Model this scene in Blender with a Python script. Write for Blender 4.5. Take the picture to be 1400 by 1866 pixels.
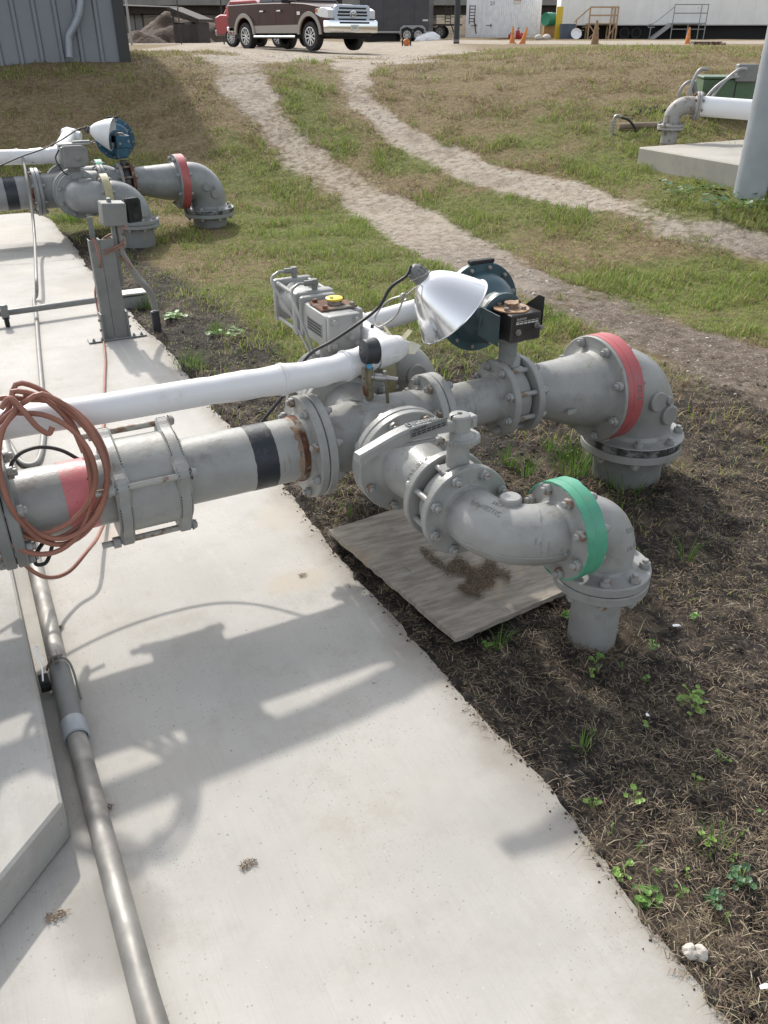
import bpy, bmesh, math, random
import numpy as np
from mathutils import Vector as V, Matrix

random.seed(7); RNG = np.random.default_rng(7)
SC = bpy.context.scene
for o in list(bpy.data.objects): bpy.data.objects.remove(o)
R = math.radians
# ------------------------------------------------------------------ camera
CAM = V((0, 0, 1.6))
PITCH = math.atan((933 - 65) / 1500.0)
YAW = R(27.1827)
HD = V((math.sin(YAW), math.cos(YAW), 0)); RT = V((math.cos(YAW), -math.sin(YAW), 0)); UP = V((0, 0, 1))
FW = HD * math.cos(PITCH) - UP * math.sin(PITCH); CU = HD * math.sin(PITCH) + UP * math.cos(PITCH)
cd = bpy.data.cameras.new('camera'); cam = bpy.data.objects.new('camera', cd); SC.collection.objects.link(cam)
cam.matrix_world = Matrix(((RT.x, CU.x, -FW.x, CAM.x), (RT.y, CU.y, -FW.y, CAM.y), (RT.z, CU.z, -FW.z, CAM.z), (0, 0, 0, 1)))
cd.sensor_fit = 'VERTICAL'; cd.sensor_height = 24.0; cd.lens = 24.0 * 1500 / 1866
cd.clip_start = 0.05; cd.clip_end = 2000
SC.camera = cam
# ------------------------------------------------------------------ sky and sun
SUN_EL, SUN_AZ = R(41.5), 0.0           # the sun stands over +Y, behind the pipes
w = bpy.data.worlds.new('World'); SC.world = w; w.use_nodes = True
nt = w.node_tree; bg = nt.nodes['Background']
sky = nt.nodes.new('ShaderNodeTexSky'); sky.sky_type = 'NISHITA'; sky.sun_disc = False
sky.sun_elevation = SUN_EL; sky.sun_rotation = SUN_AZ; sky.dust_density = 2.0; sky.air_density = 1.0; sky.ozone_density = 1.0
hs = nt.nodes.new('ShaderNodeHueSaturation'); hs.inputs['Saturation'].default_value = .32; nt.links.new(sky.outputs[0], hs.inputs['Color']); nt.links.new(hs.outputs[0], bg.inputs[0]); bg.inputs[1].default_value = 0.15
sd = bpy.data.lights.new('sun', 'SUN'); sun = bpy.data.objects.new('sun', sd); SC.collection.objects.link(sun)
sd.energy = 2.0; sd.angle = R(1.6); sd.color = (1.0, 0.945, 0.87)
sun.rotation_euler = V((0, -math.cos(SUN_EL), -math.sin(SUN_EL))).to_track_quat('-Z', 'Y').to_euler()
SC.view_settings.view_transform = 'Standard'; SC.view_settings.look = 'None'; SC.view_settings.gamma = 1
SC.view_settings.exposure = 0.94
try: SC.cycles.max_bounces = 6; SC.cycles.use_denoising = True
except Exception: pass

# ------------------------------------------------------------------ where things stand
def ray(px, py): return FW + RT * ((px - 700) / 1500) - CU * ((py - 933) / 1500)
def ss(a, b, x):
    t = np.clip((x - a) / (b - a), 0, 1); return t * t * (3 - 2 * t)
def hsh(i, j, s):
    n = (i * 374761393 + j * 668265263 + s * 974711) & 0xffffffff
    n = ((n ^ (n >> 13)) * 1274126177) & 0xffffffff
    return ((n ^ (n >> 16)) & 0xffff) / 65535.0
def vnoise(x, y, s=0):
    x = np.asarray(x, float); y = np.asarray(y, float)
    xi = np.floor(x).astype(np.int64); yi = np.floor(y).astype(np.int64); fx = x - xi; fy = y - yi
    fx = fx * fx * (3 - 2 * fx); fy = fy * fy * (3 - 2 * fy)
    a = hsh(xi, yi, s); b = hsh(xi + 1, yi, s); c = hsh(xi, yi + 1, s); d = hsh(xi + 1, yi + 1, s)
    return (a * (1 - fx) + b * fx) * (1 - fy) + (c * (1 - fx) + d * fx) * fy
def fbm(x, y, s=0, o=4):
    t = 0; a = .5; k = 1.
    for i in range(o): t = t + a * vnoise(x * k, y * k, s + i * 17); a *= .5; k *= 2.03
    return t / (1 - .5 ** o)
def terrain(x, y):
    s = x * HD.x + y * HD.y; l = x * RT.x + y * RT.y
    t = ss(-1.5, 3.0, l)
    s0 = 8.9 + (5.4 - 8.9) * t
    top = 1.32 - .10 * ss(-5, -1, l) + .16 * ss(0, 4, l)
    z = top * ss(s0, 14.6 + .8 * t, s)
    z = z + (1.15 - 1.27) * ss(17, 30, s) * (1 - ss(3, 9, l - (s - 25) * .0)) + .16 * ss(30, 70, s) * (1 - ss(3, 9, l))
    z = z - .12 * ss(17, 45, s) * ss(3, 9, l) + .16 * ss(45, 75, s) * ss(3, 9, l)
    z = z + .20 * np.exp(-((x - 6.7) / 1.15) ** 2 - ((y - 5.45) / 1.0) ** 2)
    z = z + (fbm(x * .7, y * .7, 5, 3) - .5) * .10 * ss(8, 13, s)
    return z
def G(px, py, dz=0.0):
    d = ray(px, py); a, b = .5, 150.0
    prev = .5
    for t in np.concatenate([np.linspace(.5, 15, 200), np.linspace(15.2, 140, 400)]):
        p = CAM + d * float(t)
        if p.z - dz <= float(terrain(p.x, p.y)):
            lo, hi = prev, float(t)
            for _ in range(25):
                m = (lo + hi) / 2; q = CAM + d * m
                if q.z - dz <= float(terrain(q.x, q.y)): hi = m
                else: lo = m
            return CAM + d * hi
        prev = float(t)
    return CAM + d * 140.0
def PZ(px, py, z): d = ray(px, py); return CAM + d * ((z - CAM.z) / d.z)
def PY(px, py, Y): d = ray(px, py); return CAM + d * ((Y - CAM.y) / d.y)
def PX(px, py, X): d = ray(px, py); return CAM + d * ((X - CAM.x) / d.x)
def PS(px, py, s): d = ray(px, py); return CAM + d * (s / (d.x * HD.x + d.y * HD.y))
def onground(p, dz=0.): return V((p.x, p.y, float(terrain(p.x, p.y)) + dz))

# ------------------------------------------------------------------ materials
def nd(nt, t, **k):
    n = nt.nodes.new(t)
    for a, b in k.items(): setattr(n, a, b)
    return n
def mixc(nt, fac, a, b):
    m = nd(nt, 'ShaderNodeMix', data_type='RGBA')
    for s, v in ((0, fac), (6, a), (7, b)):
        if hasattr(v, 'is_output') or isinstance(v, bpy.types.NodeSocket): nt.links.new(v, m.inputs[s])
        else: m.inputs[s].default_value = v if s == 0 else (*v[:3], 1)
    return m.outputs[2]
def rng(nt, v, a, b, c=0., d=1.):
    m = nd(nt, 'ShaderNodeMapRange', interpolation_type='SMOOTHSTEP'); nt.links.new(v, m.inputs[0])
    for i, q in enumerate((a, b, c, d)): m.inputs[1 + i].default_value = q
    return m.outputs[0]
def mth(nt, op, a, b=0.):
    m = nd(nt, 'ShaderNodeMath', operation=op)
    for i, v in ((0, a), (1, b)):
        if isinstance(v, bpy.types.NodeSocket): nt.links.new(v, m.inputs[i])
        else: m.inputs[i].default_value = v
    return m.outputs[0]
def noi(nt, vec, sc, det=4., rough=.55):
    n = nd(nt, 'ShaderNodeTexNoise'); nt.links.new(vec, n.inputs['Vector'])
    n.inputs['Scale'].default_value = sc; n.inputs['Detail'].default_value = det; n.inputs['Roughness'].default_value = rough
    return n.outputs[0]
def vor(nt, vec, sc, feat='F1'):
    n = nd(nt, 'ShaderNodeTexVoronoi', feature=feat); nt.links.new(vec, n.inputs['Vector']); n.inputs['Scale'].default_value = sc
    return n.outputs[0]
def newmat(name):
    m = bpy.data.materials.new(name); m.use_nodes = True; nt = m.node_tree
    return m, nt, nt.nodes['Principled BSDF']
def vecnode(nt, stretch=None):
    tc = nd(nt, 'ShaderNodeTexCoord').outputs['Object']
    if stretch:
        mp = nd(nt, 'ShaderNodeMapping'); mp.inputs['Scale'].default_value = stretch; nt.links.new(tc, mp.inputs[0]); tc = mp.outputs[0]
    return tc
def mat(name, col, rough=.5, metal=0., bump=None, vary=None, layers=(), stretch=None, coat=0., rvar=0.):
    """layers: (scale, lo, hi, colour) - patches of another colour where a noise passes lo..hi"""
    m, nt, bs = newmat(name); vec = vecnode(nt, stretch)
    c = nd(nt, 'ShaderNodeRGB'); c.outputs[0].default_value = (*col, 1); c = c.outputs[0]
    if vary:
        f = rng(nt, noi(nt, vec, vary[0], 5), .3, .7)
        k = vary[1]
        c = mixc(nt, f, tuple(x * (1 - k) for x in col), tuple(min(1, x * (1 + k)) for x in col))
    for L in layers:
        f = rng(nt, noi(nt, vec, L[0], 6, .65), L[1], L[2]); c = mixc(nt, f, c, L[3])
    nt.links.new(c, bs.inputs['Base Color'])
    bs.inputs['Roughness'].default_value = rough; bs.inputs['Metallic'].default_value = metal
    if rvar:
        nt.links.new(rng(nt, noi(nt, vec, 14, 5), .3, .7, max(.03, rough - rvar), min(1, rough + rvar)), bs.inputs['Roughness'])
    if coat: bs.inputs['Coat Weight'].default_value = coat; bs.inputs['Coat Roughness'].default_value = .08
    if bump:
        b = nd(nt, 'ShaderNodeBump'); b.inputs['Strength'].default_value = bump[1]; b.inputs['Distance'].default_value = bump[2] if len(bump) > 2 else .002
        nt.links.new(noi(nt, vec, bump[0], 5), b.inputs['Height']); nt.links.new(b.outputs[0], bs.inputs['Normal'])
    return m
RUST = (.16, .06, .025)
M = {}
GREY = (.275, .277, .263)
def paint(name, col, rough=.38, chips=.72):
    """brushed enamel over cast iron: orange peel, faded patches, dust on top, small chips and rust bleeding"""
    m, nt, bs = newmat(name); vec = vecnode(nt)
    geo = nd(nt, 'ShaderNodeNewGeometry'); sp = nd(nt, 'ShaderNodeSeparateXYZ'); nt.links.new(geo.outputs['Normal'], sp.inputs[0])
    big = noi(nt, vec, 4.5, 6, .65); fine = noi(nt, vec, 38, 6, .7)
    c = mixc(nt, rng(nt, big, .3, .7), tuple(x * .84 for x in col), tuple(x * 1.14 for x in col))
    c = mixc(nt, rng(nt, noi(nt, vec, 11, 7, .7), .55, .72, 0, .55), c, (col[0] * .66, col[1] * .62, col[2] * .55))
    strk = noi(nt, vecnode(nt, (42, 42, 3.0)), 1., 5, .6)
    c = mixc(nt, mth(nt, 'MULTIPLY', rng(nt, strk, .60, .74), rng(nt, noi(nt, vec, 6, 3), .50, .62, 0, .75)), c, (col[0] * .70, col[1] * .56, col[2] * .42))
    dust = mth(nt, 'MULTIPLY', rng(nt, sp.outputs[2], .35, .95), rng(nt, noi(nt, vec, 22, 7, .75), .50, .66, 0, .5))
    c = mixc(nt, dust, c, (.20, .175, .14))
    c = mixc(nt, rng(nt, fine, chips - .03, chips), c, (.17, .085, .045)); c = mixc(nt, rng(nt, fine, chips, chips + .015), c, (.045, .032, .026))
    nt.links.new(c, bs.inputs['Base Color'])
    nt.links.new(rng(nt, mth(nt, 'ADD', big, mth(nt, 'MULTIPLY', fine, .4)), .5, .95, rough - .08, rough + .2), bs.inputs['Roughness'])
    h = mth(nt, 'ADD', mth(nt, 'MULTIPLY', noi(nt, vec, 170, 4), .6), mth(nt, 'MULTIPLY', noi(nt, vec, 26, 5, .6), 1.6))
    b = nd(nt, 'ShaderNodeBump'); b.inputs['Strength'].default_value = .32; b.inputs['Distance'].default_value = .003
    nt.links.new(h, b.inputs['Height']); nt.links.new(b.outputs[0], bs.inputs['Normal'])
    return m
M['grey'] = paint('grey_pipe_paint', GREY)
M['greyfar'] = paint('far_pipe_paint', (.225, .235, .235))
M['greydark'] = paint('weathered_grey_paint', (.175, .180, .172), .5, .70)
M['black_band'] = paint('black_band_paint', (.013, .017, .024), .38, .8)
M['pink'] = paint('pink_band_paint', (.52, .155, .165), .42, .68)
M['green'] = paint('green_band_paint', (.08, .32, .205), .4, .68)
M['red'] = mat('red_band_paint', (.37, .088, .090), .45, bump=(150, .25, .0015), vary=(6, .18), layers=[(7, .6, .68, (.32, .10, .10)), (22, .70, .72, (.03, .02, .02)), (30, .66, .7, (.25, .24, .23))])
M['yellow_band'] = paint('cream_yellow_band_paint', (.36, .335, .20), .5, .68)
M['rust'] = mat('rust', (.11, .042, .020), .85, bump=(90, .6), vary=(25, .5), layers=[(12, .46, .6, (.24, .22, .18)), (40, .6, .66, (.04, .02, .012))])
M['bolt'] = mat('painted_bolt', (.27, .272, .262), .4, bump=(120, .3), layers=[(45, .54, .64, (.20, .12, .07)), (90, .64, .68, (.06, .035, .025))])
M['bolt_dark'] = mat('weathered_bolt', (.20, .19, .17), .6, layers=[(40, .5, .62, RUST)])
M['rod'] = mat('threaded_rod', (.33, .32, .29), .5, bump=(400, .5), layers=[(18, .5, .62, (.17, .10, .06))])
M['black'] = mat('black_rubber', (.012, .012, .013), .5, vary=(20, .3))
M['gaugeblack'] = mat('gauge_case', (.020, .022, .026), .45, vary=(20, .2))
M['pvc'] = mat('white_pvc', (.66, .66, .66), .38, bump=(9, .25, .01), layers=[(6, .56, .75, (.52, .49, .44)), (17, .66, .74, (.40, .37, .33)), (40, .76, .79, (.35, .33, .30))])
M['tape'] = mat('cream_tape', (.66, .63, .52), .6, vary=(10, .1))
M['hose'] = mat('orange_hose', (.25, .105, .070), .5, vary=(9, .22), layers=[(14, .6, .75, (.20, .09, .065))])
M['greyhose'] = mat('grey_hose', (.22, .215, .20), .5, vary=(8, .1))
M['alu'] = mat('polished_aluminium', (.82, .82, .825), .17, .85, bump=(14, .10, .003), rvar=.07, layers=[(5, .62, .75, (.6, .6, .6))])
M['alufar'] = mat('dull_white_reflector', (.70, .70, .70), .4, 0., vary=(6, .08))
M['galv'] = mat('galvanized_steel', (.34, .33, .31), .42, .85, bump=(60, .1), vary=(9, .18), layers=[(7, .58, .75, (.30, .27, .24))], rvar=.1)
M['conduit'] = mat('weathered_metal_conduit', (.25, .24, .222), .55, .40, vary=(9, .25), layers=[(5, .55, .75, (.21, .18, .15)), (60, .7, .74, (.12, .09, .07))], rvar=.12)
M['teal'] = mat('dark_teal_enamel', (.040, .078, .092), .4, vary=(6, .25), layers=[(5, .55, .72, (.060, .062, .060)), (30, .70, .73, (.14, .07, .04))])
M['blue'] = mat('blue_enamel', (.012, .075, .13), .4, vary=(8, .3), layers=[(12, .62, .7, (.02, .03, .04))])
M['darkbox'] = mat('dark_oxidized_metal', (.060, .052, .050), .42, .3, vary=(9, .3), layers=[(9, .55, .7, (.12, .085, .065))])
M['rustplate'] = mat('rusty_plate', (.33, .20, .11), .65, vary=(14, .4), bump=(70, .3), layers=[(10, .56, .68, (.48, .36, .26))])
M['brass'] = mat('aged_bronze', (.20, .18, .12), .5, .6, vary=(25, .25))
M['label'] = mat('faded_label', (.55, .55, .50), .5, vary=(30, .15))
M['ink'] = mat('dark_print', (.02, .02, .022), .6)
M['yellowcap'] = mat('yellow_paint', (.62, .50, .03), .45, layers=[(30, .6, .66, (.25, .13, .04))])
M['bluetape'] = mat('blue_tape', (.08, .35, .60), .5)
M['white'] = mat('white_paint', (.74, .74, .73), .5, vary=(3, .05))
M['chrome'] = mat('chrome', (.75, .77, .80), .1, 1.)
M['maroon'] = mat('maroon_car_paint', (.044, .014, .012), .38, 0., coat=.08, vary=(2, .1))
M['maroon'].node_tree.nodes['Principled BSDF'].inputs['Specular IOR Level'].default_value = .22
M['beige'] = mat('beige_car_trim', (.26, .235, .20), .4, .1, coat=.4)
M['redcar'] = mat('red_car_paint', (.30, .012, .018), .3, coat=.7)
M['glass'] = mat('dark_glass', (.012, .014, .016), .06)
M['lens'] = mat('clear_lens', (.62, .64, .66), .12, .3)
M['amber'] = mat('amber_lens', (.55, .17, .03), .25)
M['redlens'] = mat('red_lens', (.45, .02, .02), .2)
M['tyre'] = mat('tyre_rubber', (.022, .021, .020), .8, vary=(12, .3), layers=[(8, .55, .75, (.06, .052, .042))])
M['alloy'] = mat('alloy_wheel', (.60, .60, .60), .3, .8)
M['dark'] = mat('dark_underbody', (.012, .012, .012), .8)
M['trailer'] = mat('dark_trailer_skin', (.045, .045, .052), .3, .2, vary=(2, .15))
M['container'] = mat('white_container_paint', (.76, .76, .77), .5, vary=(2.5, .08), layers=[(3, .62, .8, (.52, .51, .49)), (22, .74, .77, (.16, .12, .09))])
M['office'] = mat('cream_white_siding', (.78, .78, .745), .55, vary=(1, .04))
M['wood'] = mat('pale_lumber', (.42, .28, .16), .7, vary=(7, .2), stretch=(1, 1, 6))
M['cone'] = mat('orange_cone', (.55, .20, .045), .6, vary=(7, .25), layers=[(4, .55, .75, (.42, .22, .10))])
M['conedust'] = mat('dusty_cone', (.25, .155, .085), .8, vary=(7, .25))
M['orange'] = mat('orange_plastic', (.50, .15, .03), .55, vary=(9, .2))
M['greenplastic'] = mat('green_plastic', (.015, .20, .11), .4)
M['yellow'] = mat('yellow_panel', (.62, .43, .03), .5)
M['bluebin'] = mat('slate_blue_plastic', (.07, .09, .13), .55)
M['redpaint'] = mat('red_enamel', (.30, .015, .02), .45)
M['bag'] = mat('white_plastic_bag', (.78, .78, .78), .45, bump=(8, .8, .05))
M['card'] = mat('brown_board', (.40, .23, .10), .8, vary=(4, .1))
M['siding'] = mat('grey_metal_siding', (.17, .185, .205), .45, .2, vary=(1.2, .06), layers=[(3, .62, .8, (.14, .15, .165))])
M['sidingtrim'] = mat('dark_trim', (.035, .035, .038), .5, .2)
M['downspout'] = mat('pale_grey_downspout', (.27, .295, .33), .4, .2, vary=(5, .08))
M['pole'] = mat('painted_steel_pole', (.30, .325, .35), .38, bump=(80, .15), vary=(4, .08), layers=[(30, .77, .79, (.15, .12, .1))])
M['whitepipe'] = mat('white_painted_pipe', (.72, .73, .74), .4, layers=[(8, .66, .75, (.40, .33, .26))])
M['mottled'] = mat('mottled_pipe_paint', (.30, .295, .28), .55, layers=[(12, .54, .6, (.20, .16, .13)), (25, .62, .66, (.10, .07, .05))])
M['boxgreen'] = mat('faded_green_cabinet', (.055, .105, .050), .5, vary=(3, .15), layers=[(6, .6, .7, (.09, .12, .06))])
M['postdark'] = mat('dark_wood_post', (.028, .032, .036), .7, vary=(6, .25), stretch=(3, 3, .4))
M['brownpipe'] = mat('brown_rusted_pipe', (.21, .16, .12), .7, vary=(7, .2))
M['concfar'] = mat('mid_grey_concrete', (.20, .195, .18), .8, vary=(1, .15))  # plain mid grey with slight random variation
M['dirtpile'] = mat('dirt_pile', (.075, .052, .036), .95, vary=(1.5, .35), bump=(5, .8, .1))
M['shed'] = mat('dark_brown_boards', (.035, .026, .022), .75, vary=(3, .25))
M['steel'] = mat('grey_steel_tube', (.30, .30, .30), .5, .5)
M['stone'] = mat('pale_limestone', (.52, .48, .42), .85, vary=(20, .2), bump=(40, .5))
M['paper'] = mat('white_paper', (.82, .82, .82), .7)
M['deadgrass'] = mat('dead_grass', (.20, .13, .075), .9, vary=(60, .4))
M['leaf'] = mat('weed_leaf', (.085, .19, .028), .5, vary=(30, .25))
M['leafdark'] = mat('dark_weed_leaf', (.045, .11, .045), .5, vary=(30, .25))
M['leafpale'] = mat('pale_weed_leaf', (.17, .29, .05), .5, vary=(30, .25))

def concrete(name, base, dirt_x=None, stain=True):
    m, nt, bs = newmat(name); vec = vecnode(nt)
    c = mixc(nt, rng(nt, noi(nt, vec, 1.6, 6, .6), .3, .7), tuple(x * .86 for x in base), tuple(x * 1.08 for x in base))
    c = mixc(nt, rng(nt, noi(nt, vec, .9, 5, .6), .48, .68, 0, .4), c, (base[0] * .98, base[1] * .93, base[2] * .84))
    c = mixc(nt, rng(nt, noi(nt, vec, 7, 7, .7), .50, .75, 0, .35), c, (base[0] * .72, base[1] * .70, base[2] * .66))
    spk = mth(nt, 'MULTIPLY', rng(nt, vor(nt, vec, 55), .16, .10), rng(nt, noi(nt, vec, 3.1, 5), .42, .56))
    c = mixc(nt, mth(nt, 'MULTIPLY', spk, .5), c, (.15, .145, .135))
    spk3 = mth(nt, 'MULTIPLY', rng(nt, vor(nt, vec, 110), .20, .12), rng(nt, noi(nt, vec, 2.2, 6, .7), .48, .62)); c = mixc(nt, mth(nt, 'MULTIPLY', spk3, .6), c, (.15, .14, .13))
    spk2 = mth(nt, 'MULTIPLY', rng(nt, vor(nt, vec, 21), .085, .05), rng(nt, noi(nt, vec, 3.3, 5, .7), .52, .60))
    c = mixc(nt, mth(nt, 'MULTIPLY', spk2, .55), c, (.12, .11, .095))
    wht = rng(nt, vor(nt, vec, 33), .05, .03); c = mixc(nt, mth(nt, 'MULTIPLY', wht, .5), c, (.75, .74, .72))
    if stain:
        sep = nd(nt, 'ShaderNodeSeparateXYZ'); nt.links.new(vec, sep.inputs[0]); X, Y = sep.outputs[0], sep.outputs[1]
        n = noi(nt, vec, 4.5, 6, .65)
        ed = mth(nt, 'ADD', X, mth(nt, 'MULTIPLY', mth(nt, 'SUBTRACT', n, .5), .22))
        c = mixc(nt, rng(nt, ed, .86, 1.0, 0, .62), c, (.20, .17, .13))
        # rust run-off below the flanges
        def blob(x, y, rx, ry, col, k):
            nonlocal c
            dx = mth(nt, 'DIVIDE', mth(nt, 'SUBTRACT', X, x), rx); dy = mth(nt, 'DIVIDE', mth(nt, 'SUBTRACT', Y, y), ry)
            d = mth(nt, 'ADD', mth(nt, 'MULTIPLY', dx, dx), mth(nt, 'MULTIPLY', dy, dy))
            d = mth(nt, 'ADD', d, mth(nt, 'MULTIPLY', mth(nt, 'SUBTRACT', n, .5), 2.2))
            c = mixc(nt, rng(nt, d, 1.1, .0, 0, k), c, col)
        blob(.80, 2.18, .14, .08, (.42, .34, .24), .40); blob(.90, 2.62, .12, .14, (.40, .34, .26), .35)
        blob(.33, 2.75, .10, .10, (.46, .37, .28), .5); blob(.55, 2.95, .16, .10, (.47, .40, .31), .4)
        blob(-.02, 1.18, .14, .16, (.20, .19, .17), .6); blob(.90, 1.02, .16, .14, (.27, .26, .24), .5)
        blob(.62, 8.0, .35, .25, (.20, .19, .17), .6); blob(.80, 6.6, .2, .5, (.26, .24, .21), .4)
    brm = noi(nt, vecnode(nt, (260, 5, 1)), 1., 3, .5)
    c = mixc(nt, rng(nt, brm, .45, .75, 0, .16), c, tuple(x * .62 for x in base))
    c = mixc(nt, rng(nt, noi(nt, vec, 2.6, 8, .75), .50, .68, 0, .42), c, (base[0] * .70, base[1] * .66, base[2] * .58))
    c = mixc(nt, rng(nt, noi(nt, vecnode(nt, (1, .35, 1)), 5.5, 7, .7), .58, .72, 0, .35), c, tuple(min(1, x * 1.22) for x in base))
    nt.links.new(c, bs.inputs['Base Color']); bs.inputs['Roughness'].default_value = .78
    b = nd(nt, 'ShaderNodeBump'); b.inputs['Strength'].default_value = .35; b.inputs['Distance'].default_value = .003
    h = mth(nt, 'SUBTRACT', noi(nt, vec, 60, 6, .7), mth(nt, 'MULTIPLY', spk2, .4))
    nt.links.new(h, b.inputs['Height']); nt.links.new(b.outputs[0], bs.inputs['Normal'])
    return m
M['slab'] = concrete('pale_concrete', (.415, .400, .368))
M['pad'] = concrete('pad_concrete', (.37, .36, .335), stain=False)
M['padfar'] = concrete('far_pad_concrete', (.36, .34, .30), stain=False)

def ply_mat():
    m, nt, bs = newmat('weathered_plywood'); vec = vecnode(nt, (2.6, 15, 6)); v0 = vecnode(nt)
    g = noi(nt, vec, 3.2, 8, .65)
    c = mixc(nt, rng(nt, g, .3, .7), (.20, .172, .14), (.36, .325, .275))
    c = mixc(nt, rng(nt, noi(nt, vec, 9, 5, .6), .60, .70, 0, .6), c, (.10, .085, .07))
    c = mixc(nt, rng(nt, noi(nt, v0, 5.5, 6, .65), .52, .68, 0, .6), c, (.17, .15, .13))
    c = mixc(nt, rng(nt, noi(nt, v0, 3.1, 4, .6), .55, .7, 0, .55), c, (.40, .30, .19))
    nt.links.new(c, bs.inputs['Base Color']); bs.inputs['Roughness'].default_value = .85
    b = nd(nt, 'ShaderNodeBump'); b.inputs['Strength'].default_value = .6; b.inputs['Distance'].default_value = .003
    nt.links.new(g, b.inputs['Height']); nt.links.new(b.outputs[0], bs.inputs['Normal'])
    return m
M['ply'] = ply_mat()
M['grille'] = mat('chrome_painted_sky_tint', (.50, .58, .70), .25, .35)  # chrome; the sky's blue reflection is put into the base colour

def ground_mat():
    m, nt, bs = newmat('ground_soil_and_turf'); vec = vecnode(nt)
    a = nd(nt, 'ShaderNodeAttribute', attribute_name='mask'); sp = nd(nt, 'ShaderNodeSeparateColor'); nt.links.new(a.outputs['Color'], sp.inputs[0])
    T, Gm, S = sp.outputs[0], sp.outputs[1], sp.outputs[2]
    n1 = noi(nt, vec, 2.2, 8, .7); n2 = noi(nt, vec, 14, 8, .7); n3 = noi(nt, vec, 60, 6, .7)
    dry = mixc(nt, rng(nt, n2, .3, .7), (.135, .098, .055), (.275, .215, .125))
    dry = mixc(nt, rng(nt, n3, .45, .75), dry, (.085, .06, .038))
    grn = mixc(nt, rng(nt, n2, .3, .7), (.075, .084, .028), (.19, .19, .070))
    c = mixc(nt, rng(nt, mth(nt, 'ADD', Gm, mth(nt, 'MULTIPLY', mth(nt, 'SUBTRACT', n1, .5), .9)), .35, .65), dry, grn)
    soil = mixc(nt, rng(nt, n2, .3, .72), (.020, .018, .017), (.064, .056, .049))
    soil = mixc(nt, rng(nt, mth(nt, 'ADD', n1, mth(nt, 'MULTIPLY', mth(nt, 'SUBTRACT', n2, .5), .5)), .50, .68, 0, .75), soil, (.14, .112, .080))
    soil = mixc(nt, rng(nt, n3, .55, .75), soil, (.125, .095, .075))
    c = mixc(nt, rng(nt, mth(nt, 'ADD', S, mth(nt, 'MULTIPLY', mth(nt, 'SUBTRACT', n2, .5), .7)), .35, .65), c, soil)
    peb = vor(nt, vec, 45)
    sx = nd(nt, 'ShaderNodeSeparateXYZ'); nt.links.new(vec, sx.inputs[0])
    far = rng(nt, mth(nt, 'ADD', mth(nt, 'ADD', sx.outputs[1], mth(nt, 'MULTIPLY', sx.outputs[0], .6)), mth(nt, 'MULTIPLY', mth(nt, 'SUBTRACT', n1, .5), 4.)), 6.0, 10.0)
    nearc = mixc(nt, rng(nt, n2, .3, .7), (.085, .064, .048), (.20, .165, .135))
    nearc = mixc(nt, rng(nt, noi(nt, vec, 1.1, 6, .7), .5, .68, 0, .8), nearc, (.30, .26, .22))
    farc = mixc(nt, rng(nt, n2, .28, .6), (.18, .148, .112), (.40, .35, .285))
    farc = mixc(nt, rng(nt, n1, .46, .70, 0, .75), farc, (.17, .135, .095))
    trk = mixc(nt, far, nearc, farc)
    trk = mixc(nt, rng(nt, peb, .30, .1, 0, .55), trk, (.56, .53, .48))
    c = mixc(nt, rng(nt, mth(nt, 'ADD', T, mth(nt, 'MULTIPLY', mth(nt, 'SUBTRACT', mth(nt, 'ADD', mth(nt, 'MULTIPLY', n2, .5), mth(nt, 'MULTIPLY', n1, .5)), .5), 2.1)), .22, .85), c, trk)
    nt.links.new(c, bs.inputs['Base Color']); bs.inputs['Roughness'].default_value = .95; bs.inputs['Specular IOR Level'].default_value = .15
    b = nd(nt, 'ShaderNodeBump'); b.inputs['Strength'].default_value = .9; b.inputs['Distance'].default_value = .03
    nt.links.new(mth(nt, 'ADD', n2, mth(nt, 'MULTIPLY', n3, .4)), b.inputs['Height']); nt.links.new(b.outputs[0], bs.inputs['Normal'])
    return m
M['ground'] = ground_mat()
def blade_mat(name, trans=.35):
    m, nt, bs = newmat(name); a = nd(nt, 'ShaderNodeAttribute', attribute_name='Col')
    nt.links.new(a.outputs[0], bs.inputs['Base Color']); bs.inputs['Roughness'].default_value = .6; bs.inputs['Specular IOR Level'].default_value = .25
    t = nd(nt, 'ShaderNodeBsdfTranslucent'); nt.links.new(a.outputs[0], t.inputs[0])
    mx = nd(nt, 'ShaderNodeMixShader'); mx.inputs[0].default_value = trans
    nt.links.new(bs.outputs[0], mx.inputs[1]); nt.links.new(t.outputs[0], mx.inputs[2])
    nt.links.new(mx.outputs[0], nt.nodes['Material Output'].inputs[0]); return m
M['blade'] = blade_mat('grass_blades'); M['straw'] = blade_mat('straw', .2); M['clod'] = mat('soil_clods', (.045, .035, .029), .95, vary=(30, .6))
M['gravel'] = mat('limestone_gravel', (.44, .41, .37), .9, vary=(3, .35))

# ------------------------------------------------------------------ mesh building
def frame(o, z, x=None):
    z = V(z).normalized(); x = V(x) if x is not None else (V((1, 0, 0)) if abs(z.x) < .9 else V((0, 1, 0)))
    x = (x - z * x.dot(z)).normalized(); y = z.cross(x); o = V(o)
    return Matrix(((x.x, y.x, z.x, o.x), (x.y, y.y, z.y, o.y), (x.z, y.z, z.z, o.z), (0, 0, 0, 1)))
I4 = Matrix.Identity(4)
OFF = {}
def smooth(pts, n=8):
    P = [V(p) for p in pts]; out = []
    for i in range(len(P) - 1):
        a = P[i - 1] if i else P[0] * 2 - P[1]; b, c = P[i], P[i + 1]; d = P[i + 2] if i + 2 < len(P) else c * 2 - b
        for k in range(n):
            t = k / n
            out.append(.5 * (2 * b + (c - a) * t + (2 * a - 5 * b + 4 * c - d) * t * t + (3 * b - a - 3 * c + d) * t ** 3))
    return out + [P[-1]]
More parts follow.
